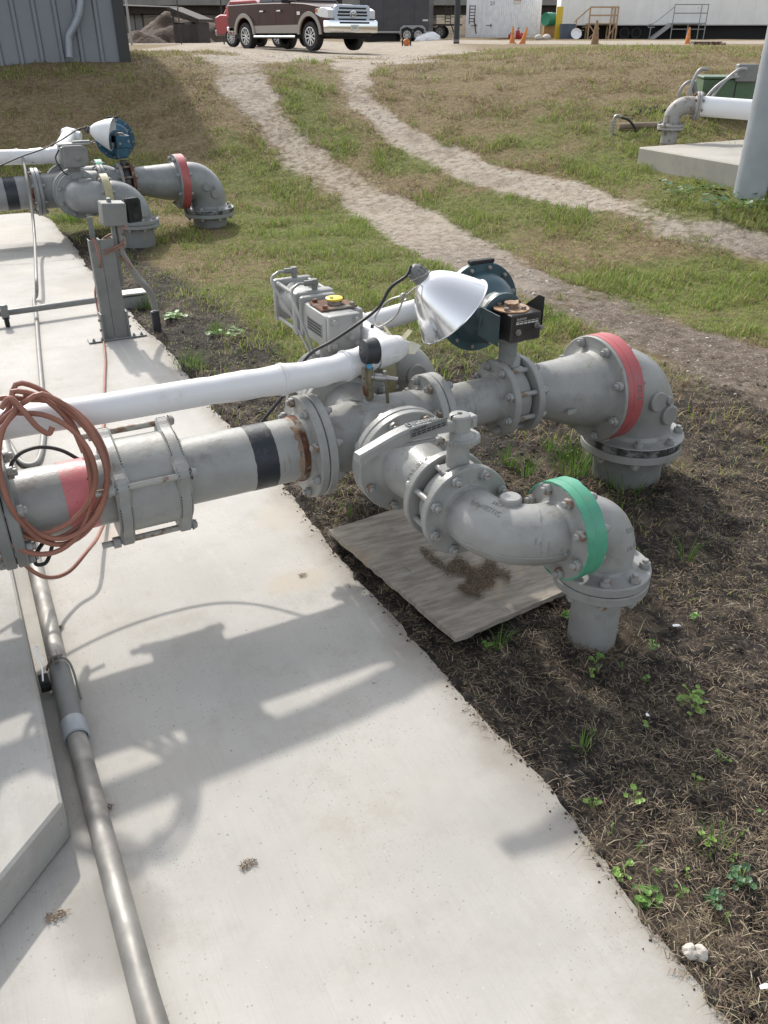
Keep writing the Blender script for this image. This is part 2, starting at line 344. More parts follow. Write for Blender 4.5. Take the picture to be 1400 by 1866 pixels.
class MB:
    def __init__(s): s.v = []; s.f = []
    def add(s, v, f, m=I4):
        k = len(s.v); s.v += [tuple(m @ V(p)) for p in v]; s.f += [tuple(i + k for i in q) for q in f]; return s
    def bm(s, b, m=I4):
        b.verts.index_update(); s.add([v.co.copy() for v in b.verts], [[v.index for v in f.verts] for f in b.faces], m); b.free(); return s
    def box(s, x0, x1, y0, y1, z0, z1, m=I4, bev=0., seg=1):
        b = bmesh.new(); bmesh.ops.create_cube(b, size=1)
        for v in b.verts: v.co = ((x0 + x1) / 2 + v.co.x * (x1 - x0), (y0 + y1) / 2 + v.co.y * (y1 - y0), (z0 + z1) / 2 + v.co.z * (z1 - z0))
        if bev: bmesh.ops.bevel(b, geom=list(b.edges), offset=bev, segments=seg, affect='EDGES', profile=.5)
        return s.bm(b, m)
    def lathe(s, prof, m=I4, n=32):
        v = []; f = []; rings = []
        for r, z in prof:
            if r <= 1e-6: rings.append([len(v)]); v.append((0, 0, z))
            else:
                rings.append(list(range(len(v), len(v) + n)))
                v += [(r * math.cos(2 * math.pi * i / n), r * math.sin(2 * math.pi * i / n), z) for i in range(n)]
        for a, b in zip(rings, rings[1:]):
            for i in range(n):
                j = (i + 1) % n
                if len(a) == 1 and len(b) == 1: break
                if len(a) == 1: f.append((a[0], b[j], b[i]))
                elif len(b) == 1: f.append((a[i], a[j], b[0]))
                else: f.append((a[i], a[j], b[j], b[i]))
        return s.add(v, f, m)
    def cyl(s, p, q, r, r2=None, n=24, bev=0.):
        p, q = V(p), V(q); L = (q - p).length; r2 = r if r2 is None else r2
        pr = [(0, 0), (r - bev, 0), (r, bev), (r2, L - bev), (r2 - bev, L), (0, L)] if bev else [(0, 0), (r, 0), (r2, L), (0, L)]
        return s.lathe(pr, frame(p, q - p), n)
    def tube(s, pts, r, n=12, cap=True, m=I4):
        P = [V(p) for p in pts]; rs = r if isinstance(r, (list, tuple)) else [r] * len(P)
        t = (P[1] - P[0]).normalized(); x = t.orthogonal().normalized(); v = []; f = []
        for i, p in enumerate(P):
            tn = ((P[i + 1] - p) if i == 0 else (p - P[i - 1]) if i == len(P) - 1 else (P[i + 1] - P[i - 1])).normalized()
            x = (x - tn * x.dot(tn)).normalized(); y = tn.cross(x)
            v += [p + (x * math.cos(2 * math.pi * k / n) + y * math.sin(2 * math.pi * k / n)) * rs[i] for k in range(n)]
        for i in range(len(P) - 1):
            for k in range(n):
                l = (k + 1) % n; f.append((i * n + k, i * n + l, i * n + n + l, i * n + n + k))
        if cap: f += [tuple(reversed(range(n))), tuple(range((len(P) - 1) * n, len(P) * n))]
        return s.add(v, f, m)
    def prism(s, poly, d0, d1, m=I4, bev=0.):
        b = bmesh.new(); n = len(poly)
        lo = [b.verts.new((x, y, d0)) for x, y in poly]; hi = [b.verts.new((x, y, d1)) for x, y in poly]
        b.faces.new(list(reversed(lo))); b.faces.new(hi)
        for i in range(n): j = (i + 1) % n; b.faces.new((lo[i], lo[j], hi[j], hi[i]))
        bmesh.ops.recalc_face_normals(b, faces=b.faces)
        if bev: bmesh.ops.bevel(b, geom=[e for e in b.edges], offset=bev, segments=1, affect='EDGES', profile=.5)
        return s.bm(b, m)
    def hexa(s, r, z0, z1, m=I4, ph=0.):
        return s.prism([(r * math.cos(ph + k * math.pi / 3), r * math.sin(ph + k * math.pi / 3)) for k in range(6)], z0, z1, m, bev=min(.0018, r * .12))
    def quad(s, a, b, c, d): return s.add([a, b, c, d], [(0, 1, 2, 3)])
    def loft(s, A, B, m=I4):
        n = len(A); return s.add(list(A) + list(B), [(i, (i + 1) % n, n + (i + 1) % n, n + i) for i in range(n)] + [tuple(reversed(range(n))), tuple(range(n, 2 * n))], m)
    def text(s, t, size, depth, m=I4, wrap=None, space=1.):
        cu = bpy.data.curves.new('t', 'FONT'); cu.body = t; cu.size = size; cu.extrude = depth; cu.align_x = 'CENTER'; cu.align_y = 'CENTER'; cu.resolution_u = 2; cu.space_character = space
        ob = bpy.data.objects.new('t', cu); SC.collection.objects.link(ob); bpy.context.view_layer.update()
        me = bpy.data.meshes.new_from_object(ob.evaluated_get(bpy.context.evaluated_depsgraph_get()))
        vs = [v.co.copy() for v in me.vertices]; fs = [tuple(p.vertices) for p in me.polygons]
        bpy.data.objects.remove(ob); bpy.data.curves.remove(cu); bpy.data.meshes.remove(me)
        if wrap: vs = [V(((wrap + p.z) * math.sin(p.x / wrap), p.y, (wrap + p.z) * math.cos(p.x / wrap))) for p in vs]
        return s.add(vs, fs, m)
    def build(s, name, m, parent=None, angle=32, flat=False):
        parent = flat_parent(parent)
        me = bpy.data.meshes.new(name); o = V(OFF.get(parent.name, (0, 0, 0))) if parent else V((0, 0, 0))
        me.from_pydata([tuple(V(p) - o) for p in s.v], [], s.f); me.update()
        b = bmesh.new(); b.from_mesh(me); bmesh.ops.recalc_face_normals(b, faces=b.faces); b.to_mesh(me); b.free()
        me.materials.append(M[m] if isinstance(m, str) else m)
        if not flat:
            me.polygons.foreach_set('use_smooth', [True] * len(me.polygons)); me.set_sharp_from_angle(angle=R(angle))
        ob = bpy.data.objects.new(name, me); SC.collection.objects.link(ob)
        if parent: ob.parent = parent; OFF[ob.name] = tuple(o)
        else: OFF[ob.name] = (0, 0, 0)
        return ob
def thing(name, label, cat, loc=(0, 0, 0), group=None):
    o = bpy.data.objects.new(name, None); SC.collection.objects.link(o); o.location = loc; o.empty_display_size = .05
    OFF[o.name] = tuple(loc); return tag(o, label, cat, group)
def tag(o, label, cat, group=None):
    o['label'] = label; o['category'] = cat
    if group: o['group'] = group
    return o
def flat_parent(p):
    """thing > part > sub-part and no deeper"""
    while p is not None and p.parent is not None and p.parent.parent is not None: p = p.parent
    return p
def structure(o): o['kind'] = 'structure'; return o
def stuff(o): o['kind'] = 'stuff'; return o
def inst(src, name, m, parent):
    """a copy of a mesh object that shares its mesh"""
    o = src.copy() if isinstance(src, bpy.types.Object) else bpy.data.objects.new(name, src)
    parent = flat_parent(parent); SC.collection.objects.link(o); o.parent = parent; off = Matrix.Translation(-V(OFF.get(parent.name, (0, 0, 0))))
    o.matrix_local = off @ m; return o
def copy_tree(o, parent=None):
    c = o.copy(); SC.collection.objects.link(c)
    if parent: c.parent = parent
    OFF[c.name] = OFF.get(o.name, (0, 0, 0))
    for ch in list(o.children): copy_tree(ch, c)
    return c

# ================================================================== GROUND
TRA = [(415, 102, 150), (440, 150, 80), (475, 200, 62), (520, 250, 62), (565, 292, 66), (620, 332, 84), (690, 375, 96), (770, 424, 110), (880, 478, 130), (1010, 535, 125), (1160, 592, 110), (1300, 640, 105), (1420, 690, 110), (1750, 830, 110), (2300, 1060, 110)]
TRB = [(640, 108, 140), (650, 150, 60), (660, 188, 60), (730, 240, 62), (800, 282, 60), (860, 308, 50), (950, 332, 44), (1060, 358, 42), (1200, 400, 44), (1320, 432, 48), (1440, 470, 52), (1800, 590, 52), (2500, 820, 52)]
def trk_poly(T, k):
    out = []
    for i, (x, y, wpx) in enumerate(T):
        p = G(x, y); out.append((p.x, p.y, k * (1.9 if i == 0 else 1)))
    return out
TRAW, TRBW = trk_poly(TRA, .37), trk_poly(TRB, .27)
def track_mask(x, y):
    best = np.zeros_like(x); wob = (fbm(x * 1.6, y * 1.6, 91, 4) - .5) * .30
    for P in (TRAW, TRBW):
        for (ax, ay, aw), (bx, by, bw) in zip(P, P[1:]):
            dx, dy = bx - ax, by - ay; t = np.clip(((x - ax) * dx + (y - ay) * dy) / (dx * dx + dy * dy), 0, 1)
            d = np.hypot(x - ax - t * dx, y - ay - t * dy) + wob; wd = aw + (bw - aw) * t
            best = np.maximum(best, 1 - ss(.2, 1.45, d / wd))
    s = x * HD.x + y * HD.y; l = x * RT.x + y * RT.y
    road = ss(19.5, 22, s) * (1 - ss(56, 60, s)) * (1 - ss(1.0, 4.0, l - (s - 20) * .03) * (1 - ss(42, 45, s)) )
    road = np.maximum(road * ss(-9, -7.0, l + (s - 20) * .05), ss(44, 47, s) * (1 - ss(58, 62, s)))
    best = best * (.66 + .55 * ss(.3, .6, fbm(x * .9, y * .9, 29, 4)))
    apron = ss(13.9, 16.2, s) * (1 - ss(20, 22, s)) * ss(-4.1, -2.7, l) * (1 - ss(.3, 1.6, l)) * (.55 + .6 * ss(.3, .6, fbm(x * 1.1, y * 1.1, 83, 4)))
    return np.clip(np.maximum(np.maximum(best, apron), road), 0, 1)
GREEN = [(600, 420, 190, 70, 1.), (480, 330, 130, 70, .8), (1250, 520, 260, 70, 1.1), (950, 370, 160, 40, 1.), (760, 290, 110, 40, .9), (560, 190, 60, 90, .75), (1300, 360, 160, 60, 1.1), (1150, 300, 160, 60, .9), (1330, 590, 120, 30, .8),
         (130, 300, 260, 45, .6), (420, 250, 60, 60, .5), (620, 260, 60, 60, .7), (1010, 590, 60, 30, .9), (760, 600, 60, 30, .7), (330, 660, 40, 30, .9), (1040, 820, 60, 40, .8), (420, 610, 70, 40, .5), (1380, 560, 60, 40, .8), (450, 400, 60, 50, .8), (1000, 215, 80, 40, .55), (100, 130, 120, 14, .4), (560, 130, 40, 30, .4), (130, 410, 60, 20, .8), (1360, 400, 60, 25, 1.), (680, 470, 80, 30, .8), (1200, 230, 300, 30, .45), (1390, 330, 60, 60, 1.)]
GW = []
for x, y, rx, ry, k in GREEN:
    p = G(x, y); a = G(x + rx, y); b = G(x, y - ry * .8); c = G(x, min(1800, y + ry * .8))
    GW.append((p.x, p.y, a.x - p.x, a.y - p.y, (b.x - c.x) / 2, (b.y - c.y) / 2, k))
def green_mask(x, y):
    s_ = x * HD.x + y * HD.y; l_ = x * RT.x + y * RT.y
    g = (.42 * ss(.32, .62, fbm(x * .45, y * .45, 57, 3)) + .24) * (1 - ss(9.5, 12.5, s_ - .3 * l_ * (l_ < 0)))
    for px, py, ax, ay, bx, by, k in GW:
        det = ax * by - ay * bx; u = ((x - px) * by - (y - py) * bx) / det; v = (ax * (y - py) - ay * (x - px)) / det
        g = np.maximum(g, k * np.exp(-(u * u + v * v) * .9))
    return g
def soil_mask(x, y):
    s = x * HD.x + y * HD.y
    near = (1 - ss(2.7, 4.0, x - .25 * (3 - y))) * (1 - ss(2.7, 5.2, y))
    strip = (1 - ss(1.15, 1.9, x)) * (1 - ss(7.5, 9.5, y))
    right = (1 - ss(1.7, 3.0, y + .3 * (x - 2)))
    m = np.maximum(np.maximum(near, strip * .9), right * (1 - ss(3.2, 5., x)))
    return np.clip(m + (fbm(x * 1.3, y * 1.3, 41, 3) - .5) * .7 * (m > .02), 0, 1)
def slab_edge(y): return .985 + (fbm(y * 2.1, y * 0, 3, 5) - .5) * .085 - .03 * ss(4, 8, y)
def soil_relief(x, y):
    c = (fbm(x * 8, y * 8, 61, 4) - .5) * .055 + (fbm(x * 26, y * 26, 77, 3) - .5) * .040
    return c * (.35 + .65 * soil_mask(x, y)) * (1 - ss(4, 9, np.hypot(x, y)) * .8)
def nonuni(segs):
    out = []
    for a, b, st in segs: out += list(np.arange(a, b - 1e-6, st))
    return np.array(out + [segs[-1][1]])
def prog(a, b, st, k=1.09):
    out = []; x = a
    while x < b: out.append(x); x += st; st *= k
    return np.array(out + [b])
xs = np.concatenate([-prog(8, 130, .2, 1.12)[::-1], np.arange(-7.9, .9, .11), np.arange(.9, 4.2, .0165), np.arange(4.2, 13, .06), prog(13, 220, .1, 1.06)])
ys = np.concatenate([np.arange(-4, .2, .2), np.arange(.2, 4.2, .0165), np.arange(4.2, 16, .055), prog(16, 420, .1, 1.055)])
GX, GY = np.meshgrid(xs, ys); gx, gy = GX.ravel(), GY.ravel()
gz = terrain(gx, gy) + soil_relief(gx, gy) - .012
ed_ = gx - slab_edge(gy); lip = np.exp(-((ed_ - .010) / .020) ** 2) * (gy < 9.75) * np.clip(fbm(gx * 30, gy * 30, 37, 4) - .36, 0, 1) * .085
inn = (ed_ < .004) & (gy < 9.75); gz[inn] = np.minimum(gz[inn], -.010)
gz = gz + lip
us = (ed_ < -.10) & (gy < 9.75); gz[us] = -.09
tm, gm, sm = track_mask(gx, gy), green_mask(gx, gy), soil_mask(gx, gy)
nx, ny = len(xs), len(ys)
idx = np.arange(nx * ny).reshape(ny, nx)
quads = np.stack([idx[:-1, :-1], idx[:-1, 1:], idx[1:, 1:], idx[1:, :-1]], -1).reshape(-1, 4)
def np_mesh(name, verts, faces, material, attr=None, attrname='Col', smoothf=True):
    me = bpy.data.meshes.new(name); k = faces.shape[1]
    me.vertices.add(len(verts)); me.vertices.foreach_set('co', np.ascontiguousarray(verts, np.float32).ravel())
    me.loops.add(faces.size); me.loops.foreach_set('vertex_index', np.ascontiguousarray(faces, np.int32).ravel())
    me.polygons.add(len(faces)); me.polygons.foreach_set('loop_start', np.arange(0, faces.size, k, dtype=np.int32))
    me.update(calc_edges=True)
    if smoothf: me.polygons.foreach_set('use_smooth', np.ones(len(faces), bool))
    if attr is not None:
        a = me.attributes.new(attrname, 'FLOAT_COLOR', 'POINT'); c = np.ones((len(verts), 4), np.float32); c[:, :3] = attr; a.data.foreach_set('color', c.ravel())
    me.materials.append(M[material]); ob = bpy.data.objects.new(name, me); SC.collection.objects.link(ob); OFF[ob.name] = (0, 0, 0); return ob
def submesh(name, fsel):
    used, inv = np.unique(fsel, return_inverse=True)
    return structure(np_mesh(name, np.stack([gx, gy, gz], 1)[used], inv.reshape(fsel.shape), 'ground', np.stack([tm, gm, sm], 1)[used], 'mask'))
ft = tm[quads].mean(1) + (vnoise(gx[quads[:, 0]] * 3, gy[quads[:, 0]] * 3, 9) - .5) * .4 > .5
submesh('ground', quads[~ft]); submesh('gravel_track', quads[ft])

# ---- concrete walkway with a broken, dirty edge
y = np.concatenate([np.arange(-1.2, 9.0, .03)]); e = slab_edge(y)
far_e = [(0.968, 9.15), (0.93, 9.4), (.86, 9.62), (.80, 9.72)]
top = [(-7, -1.2)] + list(zip(e + (RNG.random(len(y)) - .5) * .006, y)) + far_e + [(-7, 9.74)]
structure(MB().prism(top, -.14, 0.0).build('concrete_walkway', 'slab', flat=True))
pad = [(-.061, 1.457), (-.061, 2.2), (-.061, 4.3), (-5, 4.3), (-5, .5), (-1.03, .5)]
structure(MB().prism(pad, .002, .115, bev=.007).build('concrete_pad', 'pad', flat=True))

# ---- blades
def blades(name, P, h, wd, lean, az, col, material, bend=.5, three=False):
    n = len(P); d = np.stack([np.cos(az), np.sin(az), np.zeros(n)], 1); sd_ = np.stack([-np.sin(az), np.cos(az), np.zeros(n)], 1)
    up = np.array([0, 0, 1.])
    mid = P + d * (h * .5 * np.sin(lean))[:, None] + up * (h * .5 * np.cos(lean))[:, None]
    l2 = np.minimum(lean + bend, 1.62)
    tip = mid + d * (h * .5 * np.sin(l2))[:, None] + up * (h * .5 * np.cos(l2))[:, None]
    wv = sd_ * (wd / 2)[:, None]
    v = np.stack([P - wv, P + wv, mid - wv * .75, mid + wv * .75, tip], 1).reshape(-1, 3)
    b = (np.arange(n) * 5)[:, None]
    f = np.concatenate([b + np.array([[0, 1, 3]]), b + np.array([[0, 3, 2]]), b + np.array([[2, 3, 4]])], 0)
    return stuff(np_mesh(name, v, f, material, np.repeat(col, 5, 0)))
def okmask(x, y):
    return ~((x < slab_edge(y) + .004) & (y < 9.78) & (y > -1.3))
def scatter(n, smin, smax, lmaxk=.52, pw=1.25):
    """points over the wedge the path's visitors look at, thinning with distance"""
    u = RNG.random(n); k = 2 - pw
    s = (smin ** k + u * (smax ** k - smin ** k)) ** (1 / k)
    l = (RNG.random(n) * 2 - 1) * (lmaxk * s + 1.0)
    return HD.x * s + RT.x * l, HD.y * s + RT.y * l, s
def pcol(n, base, var=.25):
    k = 1 + (RNG.random((n, 1)) - .5) * 2 * var; return np.clip(np.array(base)[None] * k * (1 + (RNG.random((n, 3)) - .5) * .15), 0, 1)
def lawn(n, green, name, smin=2.2, smax=24):
    x, y, s = scatter(n, smin, smax)
    g = green_mask(x, y) + (fbm(x * 2.2, y * 2.2, 31, 4) - .5) * 1.0; t = track_mask(x, y) + (fbm(x * 3, y * 3, 9, 4) - .5) * 1.1; so = soil_mask(x, y)
    clump = fbm(x * 3.5, y * 3.5, 15, 4)
    if green: keep = (RNG.random(n) < np.clip((g - .08) * 1.7, 0, 1) + .09) & (t < .45) & (RNG.random(n) < 1 - so * .93)
    else: keep = (RNG.random(n) < np.clip(1.15 - g * .9, .18, 1)) & (t < .50) & (RNG.random(n) < 1 - so * .72)
    keep &= okmask(x, y); x, y, s, clump = x[keep], y[keep], s[keep], clump[keep]; n = len(x)
    z = terrain(x, y) + soil_relief(x, y) - .014; P = np.stack([x, y, z], 1)
    sc = 1 + s * .05; tall = .35 + 1.5 * ss(.35, .75, clump)
    if green:
        h = (.022 + .040 * RNG.random(n)) * sc ** .4 * tall; wd = (.0030 + .002 * RNG.random(n)) * sc ** 1.5
        col = np.where(RNG.random((n, 1)) < .7, pcol(n, (.21, .29, .06)), pcol(n, (.34, .345, .12)))
        ln = RNG.random(n) * .9
    else:
        h = (.022 + .035 * RNG.random(n)) * sc ** .4 * tall; wd = (.0022 + .0016 * RNG.random(n)) * sc ** 1.5
        r_ = RNG.random((n, 1)); col = np.where(r_ < .5, pcol(n, (.27, .20, .105)), np.where(r_ < .8, pcol(n, (.37, .295, .17)), pcol(n, (.16, .12, .065))))
        ln = .5 + RNG.random(n) * .95
    return blades(name, P, h, wd, ln, RNG.random(n) * 6.283, col, 'blade')
lawn(480000, True, 'green_grass'); lawn(520000, False, 'dry_grass')
# straw lying on the soil
x, y, s = scatter(520000, .55, 9.0, .72, 1.45)
k = (x > slab_edge(y) - .02) & (soil_mask(x, y) > .05) & (RNG.random(len(x)) < .13 + .95 * ss(.46, .66, fbm(x * 2.0, y * 2.0, 51, 4)) + .35 * (1 - ss(.02, .10, x - slab_edge(y))) + .5 * (1 - ss(.7, 1.2, y)))
x, y = x[k], y[k]; n = len(x); z = terrain(x, y) + soil_relief(x, y) - .006 + RNG.random(n) * .008
r_ = RNG.random((n, 1)); col = np.where(r_ < .55, pcol(n, (.13, .098, .066)), np.where(r_ < .85, pcol(n, (.25, .195, .125)), pcol(n, (.44, .37, .26))))
blades('straw_litter', np.stack([x, y, z], 1), .009 + .038 * RNG.random(n) ** 2.2 + .06 * (RNG.random(n) > .985) * RNG.random(n), .0009 + .0013 * RNG.random(n) ** 1.6, .85 + RNG.random(n) * .75, RNG.random(n) * 6.283, col, 'straw', .55)
# soil crumbs and gravel: one lump mesh repeated with numpy
def lumps(name, x, y, r, material, dz=0.):
    ico = bmesh.new(); bmesh.ops.create_icosphere(ico, subdivisions=1, radius=1); ico.verts.index_update()
    bv = np.array([v.co[:] for v in ico.verts]); bf = np.array([[v.index for v in f.verts] for f in ico.faces]); ico.free()
    n = len(x); sc = r[:, None, None] * (1 + (RNG.random((n, len(bv), 1)) - .5) * .7) * np.array([1, 1, .7])[None, None] * (1 + (RNG.random((n, 1, 3)) - .5) * .7)
    v = bv[None] * sc; a = RNG.random(n) * 6.28; c, s_ = np.cos(a)[:, None], np.sin(a)[:, None]
    vx = v[:, :, 0] * c - v[:, :, 1] * s_; vy = v[:, :, 0] * s_ + v[:, :, 1] * c
    z = terrain(x, y) + soil_relief(x, y) - .012 + dz
    v = np.stack([vx + x[:, None], vy + y[:, None], v[:, :, 2] + z[:, None]], 2).reshape(-1, 3)
    f = (bf[None] + (np.arange(n) * len(bv))[:, None, None]).reshape(-1, 3)
    return stuff(np_mesh(name, v, f, material, smoothf=False))
x, y, s = scatter(26000, .8, 6.5, .62, 1.5)
k = okmask(x, y) & (x > .95) & (RNG.random(len(x)) < soil_mask(x, y) * (.3 + 1.2 * fbm(x * 2, y * 2, 71, 3))); x, y = x[k], y[k]
lumps('soil_crumbs', x, y, .002 + .013 * RNG.random(len(x)) ** 4, 'clod', -.002)
x, y, s = scatter(60000, 3.5, 26, .5, 1.3)
k = (RNG.random(len(x)) < track_mask(x, y) * 1.1 - .25) & (RNG.random(len(x)) < .45 * ss(.35, .65, fbm(x * 1.5, y * 1.5, 23, 3)) + .12); x, y, s = x[k], y[k], s[k]
lumps('track_gravel', x, y, (.003 + .010 * RNG.random(len(x)) ** 3) * (1 + s * .03), 'gravel')
# crumbs and straw washed on to the walkway's edge
n = 2600; yy = RNG.random(n) ** .9 * 8.6 + .3; xx = slab_edge(yy) + .02 - np.abs(RNG.normal(0, .026, n)) * (.35 + 1.3 * fbm(yy * 3, yy * 0, 19, 3)); lumps('slab_edge_crumbs', xx, yy, (.0009 + .0038 * RNG.random(n) ** 4), 'clod', .013 - (soil_relief(xx, yy)) )

# ================================================================== PIPE HEADERS
BOLT = {}
def bolt_mesh(rb, L, proud, material):
    """a stud along local z through a flange pair of thickness L, a nut each end"""
    key = (rb, round(L, 4), proud, material)
    if key not in BOLT:
        m = MB(); h = L / 2
        m.hexa(rb * 1.75, h, h + rb * 1.6); m.hexa(rb * 1.75, -h - rb * 1.6, -h)
        m.cyl((0, 0, -h - rb * 1.6 - proud), (0, 0, h + rb * 1.6 + proud), rb, n=12, bev=rb * .2)
        o = m.build('bolt', material); me = o.data; bpy.data.objects.remove(o); BOLT[key] = me
    return BOLT[key]
def flange(root, c, ax, R_, th, r_hub, nb, bc, phase, side, material='grey', bolts=None, x=None, hub=.03, rb=.0095, boltmat='bolt', plate=False, dual=True, gap=.003, proud=.010):
    """one flange pair: two rings that meet at c; hub tapers down to the pipe on each side"""
    f = frame(c, ax, x); ax = V(ax).normalized()
    out = []
    for sg in ((-1, 1) if dual else (side,)):
        m = MB(); a, b = gap / 2, gap / 2 + th; e = .0035
        pr = [(r_hub * .8, sg * a), (R_ - e, sg * a), (R_, sg * (a + e)), (R_, sg * (b - e)), (R_ - e, sg * b), (r_hub + .016, sg * b), (r_hub + .006, sg * (b + .006)), (r_hub + .002, sg * (b + hub * .5)), (r_hub - .004, sg * (b + hub))]
        m.lathe(pr, f, 56)
        out.append(m.build('flange', material, root))
    L = 2 * th + gap if dual else th + .02
    me = bolt_mesh(rb, L, proud, boltmat)
    for k in range(nb):
        a = phase + k * 2 * math.pi / nb
        ofs = Matrix.Translation((bc * math.cos(a), bc * math.sin(a), 0 if dual else side * (th / 2)))
        inst(me, 'bolt', f @ ofs @ Matrix.Rotation(random.random() * 6.28, 4, 'Z'), out[0])
    return out
def ragged_ring(r, r_in, a, b, f, seed, amp=.0022, n=120, mid=None):
    """a brushed-on ring of paint: its two edges wander"""
    rows = [(r_in, a), (r, a), (r, a + (b - a) * .25), (r, (a + b) / 2), (r, a + (b - a) * .75), (r, b), (r_in, b)]
    v = []; fs = []; m = len(rows)
    for i in range(n):
        t = 2 * math.pi * i / n; ca, sa = math.cos(t), math.sin(t)
        ja = (float(fbm(ca * 5 + seed, sa * 5, 7, 4)) - .5) * 3 * amp; jb = (float(fbm(ca * 5 + seed + 9, sa * 5, 8, 4)) - .5) * 3 * amp
        for k, (rr, z) in enumerate(rows): v.append((rr * ca, rr * sa, z + (ja if k < 2 else jb if k > 4 else (ja + jb) * .2)))
    for i in range(n):
        j = (i + 1) % n
        for k in range(m - 1): fs.append((i * m + k, j * m + k, j * m + k + 1, i * m + k + 1))
    return MB().add(v, fs, f)
def band(flg, c, ax, R_, a, b, material):
    f = frame(c, ax)
    m = ragged_ring(R_ + .0011, R_ - .004, a, b, f, R_ * 50 + a, .0030)
    m.lathe([(R_ + .0005, -.004), (R_ + .0022, -.003), (R_ + .0022, .001), (R_ + .0005, .002)], f, 64)
    return m.build('painted_band', material, flg)
def arc(c, p, q, n=16):
    """quarter bend from p to q about centre c (vectors)"""
    c, p, q = V(c), V(p), V(q); a, b = p - c, q - c
    return [c + a * math.cos(t) + b * math.sin(t) for t in [math.pi / 2 * i / n for i in range(n + 1)]]
def elbow(root, p0, corner, p1, rho, r, material='grey', bosses=(), texts=(), name='elbow'):
    p0, k, p1 = V(p0), V(corner), V(p1); u = (p0 - k).normalized(); v = (p1 - k).normalized()
    c = k + u * rho + v * rho
    P = [p0] + arc(c, k + u * rho, k + v * rho, 18) + [p1]
    m = MB().tube(P, [r * .985] + [r * 1.02] * (len(P) - 2) + [r * .985], 40)
    for pos, nrm, rr, hh in bosses:
        m.lathe([(0, hh), (rr - .004, hh), (rr, hh - .004), (rr + .003, -.035)], frame(pos, nrm), 28)
    def snap(w):
        best = None
        for a, b in zip(P, P[1:]):
            d = b - a
            if d.length < 1e-6: continue
            t = max(0, min(1, (w - a).dot(d) / d.dot(d))); q = a + d * t
            if best is None or (w - q).length < best[0]: best = ((w - q).length, q)
        return best[1] + (w - best[1]).normalized() * r * 1.02, (w - best[1]).normalized()
    for t, size, fr, wr in texts:
        tm_ = MB().text(t, size, .0024)
        vs = []
        for x_, y_, z_ in tm_.v: w_, n_ = snap(fr @ V((x_, y_, 0))); vs.append(w_ + n_ * (z_ + .0004))
        m.add(vs, tm_.f)
    return m.build(name, material, root)
def wafer(root, c, ax, th, rb_, neck_to, material, rodlist, name='butterfly_valve', neck_r=.026):
    f = frame(c, ax); c = V(c)
    m = MB().lathe([(0, -th / 2), (rb_ - .012, -th / 2), (rb_, -th / 2 + .012), (rb_, th / 2 - .012), (rb_ - .012, th / 2), (0, th / 2)], f, 48)
    m.cyl(c + UP * (rb_ - .03), V((c.x, c.y, neck_to)), neck_r * 1.15, neck_r, 28)
    m.box(-.05, .05, -th * .38, th * .38, rb_ - .02, rb_ + .012, Matrix.Translation(c) if abs(V(ax).y) > .5 else Matrix.Translation(c) @ Matrix.Rotation(math.pi / 2, 4, 'Z'), .005)
    return m.build(name, material, root)
def gauge(root, base, axis_dir):
    b = V(base)
    st = MB().cyl(b, b + UP * .010, .016, n=6).cyl(b + UP * .0, b + UP * .075, .0105, n=16)
    st.cyl(b + UP * .022, b + UP * .052, .0155, n=8).cyl(b + UP * .075, b + UP * .115, .0125, n=8, bev=.001).cyl(b + UP * .115, b + UP * .125, .015, n=6)
    g = st.build('gauge_valve', 'brass', root)
    s2 = V((.80, -.45, -.08)).normalized(); q = b + UP * .096
    p = MB().cyl(q, q + s2 * .016, .010, n=12).cyl(q + s2 * .016, q + s2 * .056, .0135, n=18, bev=.002).cyl(q + s2 * .056, q + s2 * .080, .0105, .0075, 16).cyl(q + s2 * .08, q + s2 * .094, .0072, n=14)
    p.cyl(q + s2 * .05 + UP * .005, q + s2 * .05 + UP * .024, .006, n=8); p.build('bleed_valve', 'galv', g)
    MB().cyl(q + s2 * .094, q + s2 * .0955, .0035, n=10).build('outlet', 'black', g)
    a = b + UP * .040
    side = V((-.78, -.5, 0)).normalized()
    h1 = MB().tube(smooth([a, a + side * .020, a + side * .030 + UP * .012, a + side * .036 + UP * .045, a + side * .036 + UP * .10], 4), [.0085] * 4 + [.006] * 13, 8).build('handle', 'rust', g)
    a2 = q + s2 * .05 + V((.0, -.012, -.004))
    MB().box(-.0055, .0055, -.002, .002, -.085, 0, frame(a2, (-.10, -.05, 1), (.8, -.45, 0)), .0015).build('handle', 'brass', g)
    MB().cyl(b + UP * .125, b + UP * .142, .0088, n=12).build('thread_tape', 'bluetape', g)
    c = b + UP * .182; ax = V(axis_dir).normalized(); f = frame(c, ax)
    o = MB().lathe([(0, -.022), (.030, -.022), (.038, -.019), (.040, -.014), (.041, .017), (.0425, .018), (.0425, .024), (.037, .025), (.036, .020), (0, .020)], f, 40)
    for k in range(3): o.cyl(f @ V((.02 * math.cos(k * 2.1), .02 * math.sin(k * 2.1), -.0235)), f @ V((.02 * math.cos(k * 2.1), .02 * math.sin(k * 2.1), -.020)), .003, n=8)
    pg = o.build('pressure_gauge', 'gaugeblack', g)
    MB().lathe([(0, .0205), (.0355, .0205)], f, 32).build('dial', 'white', pg)

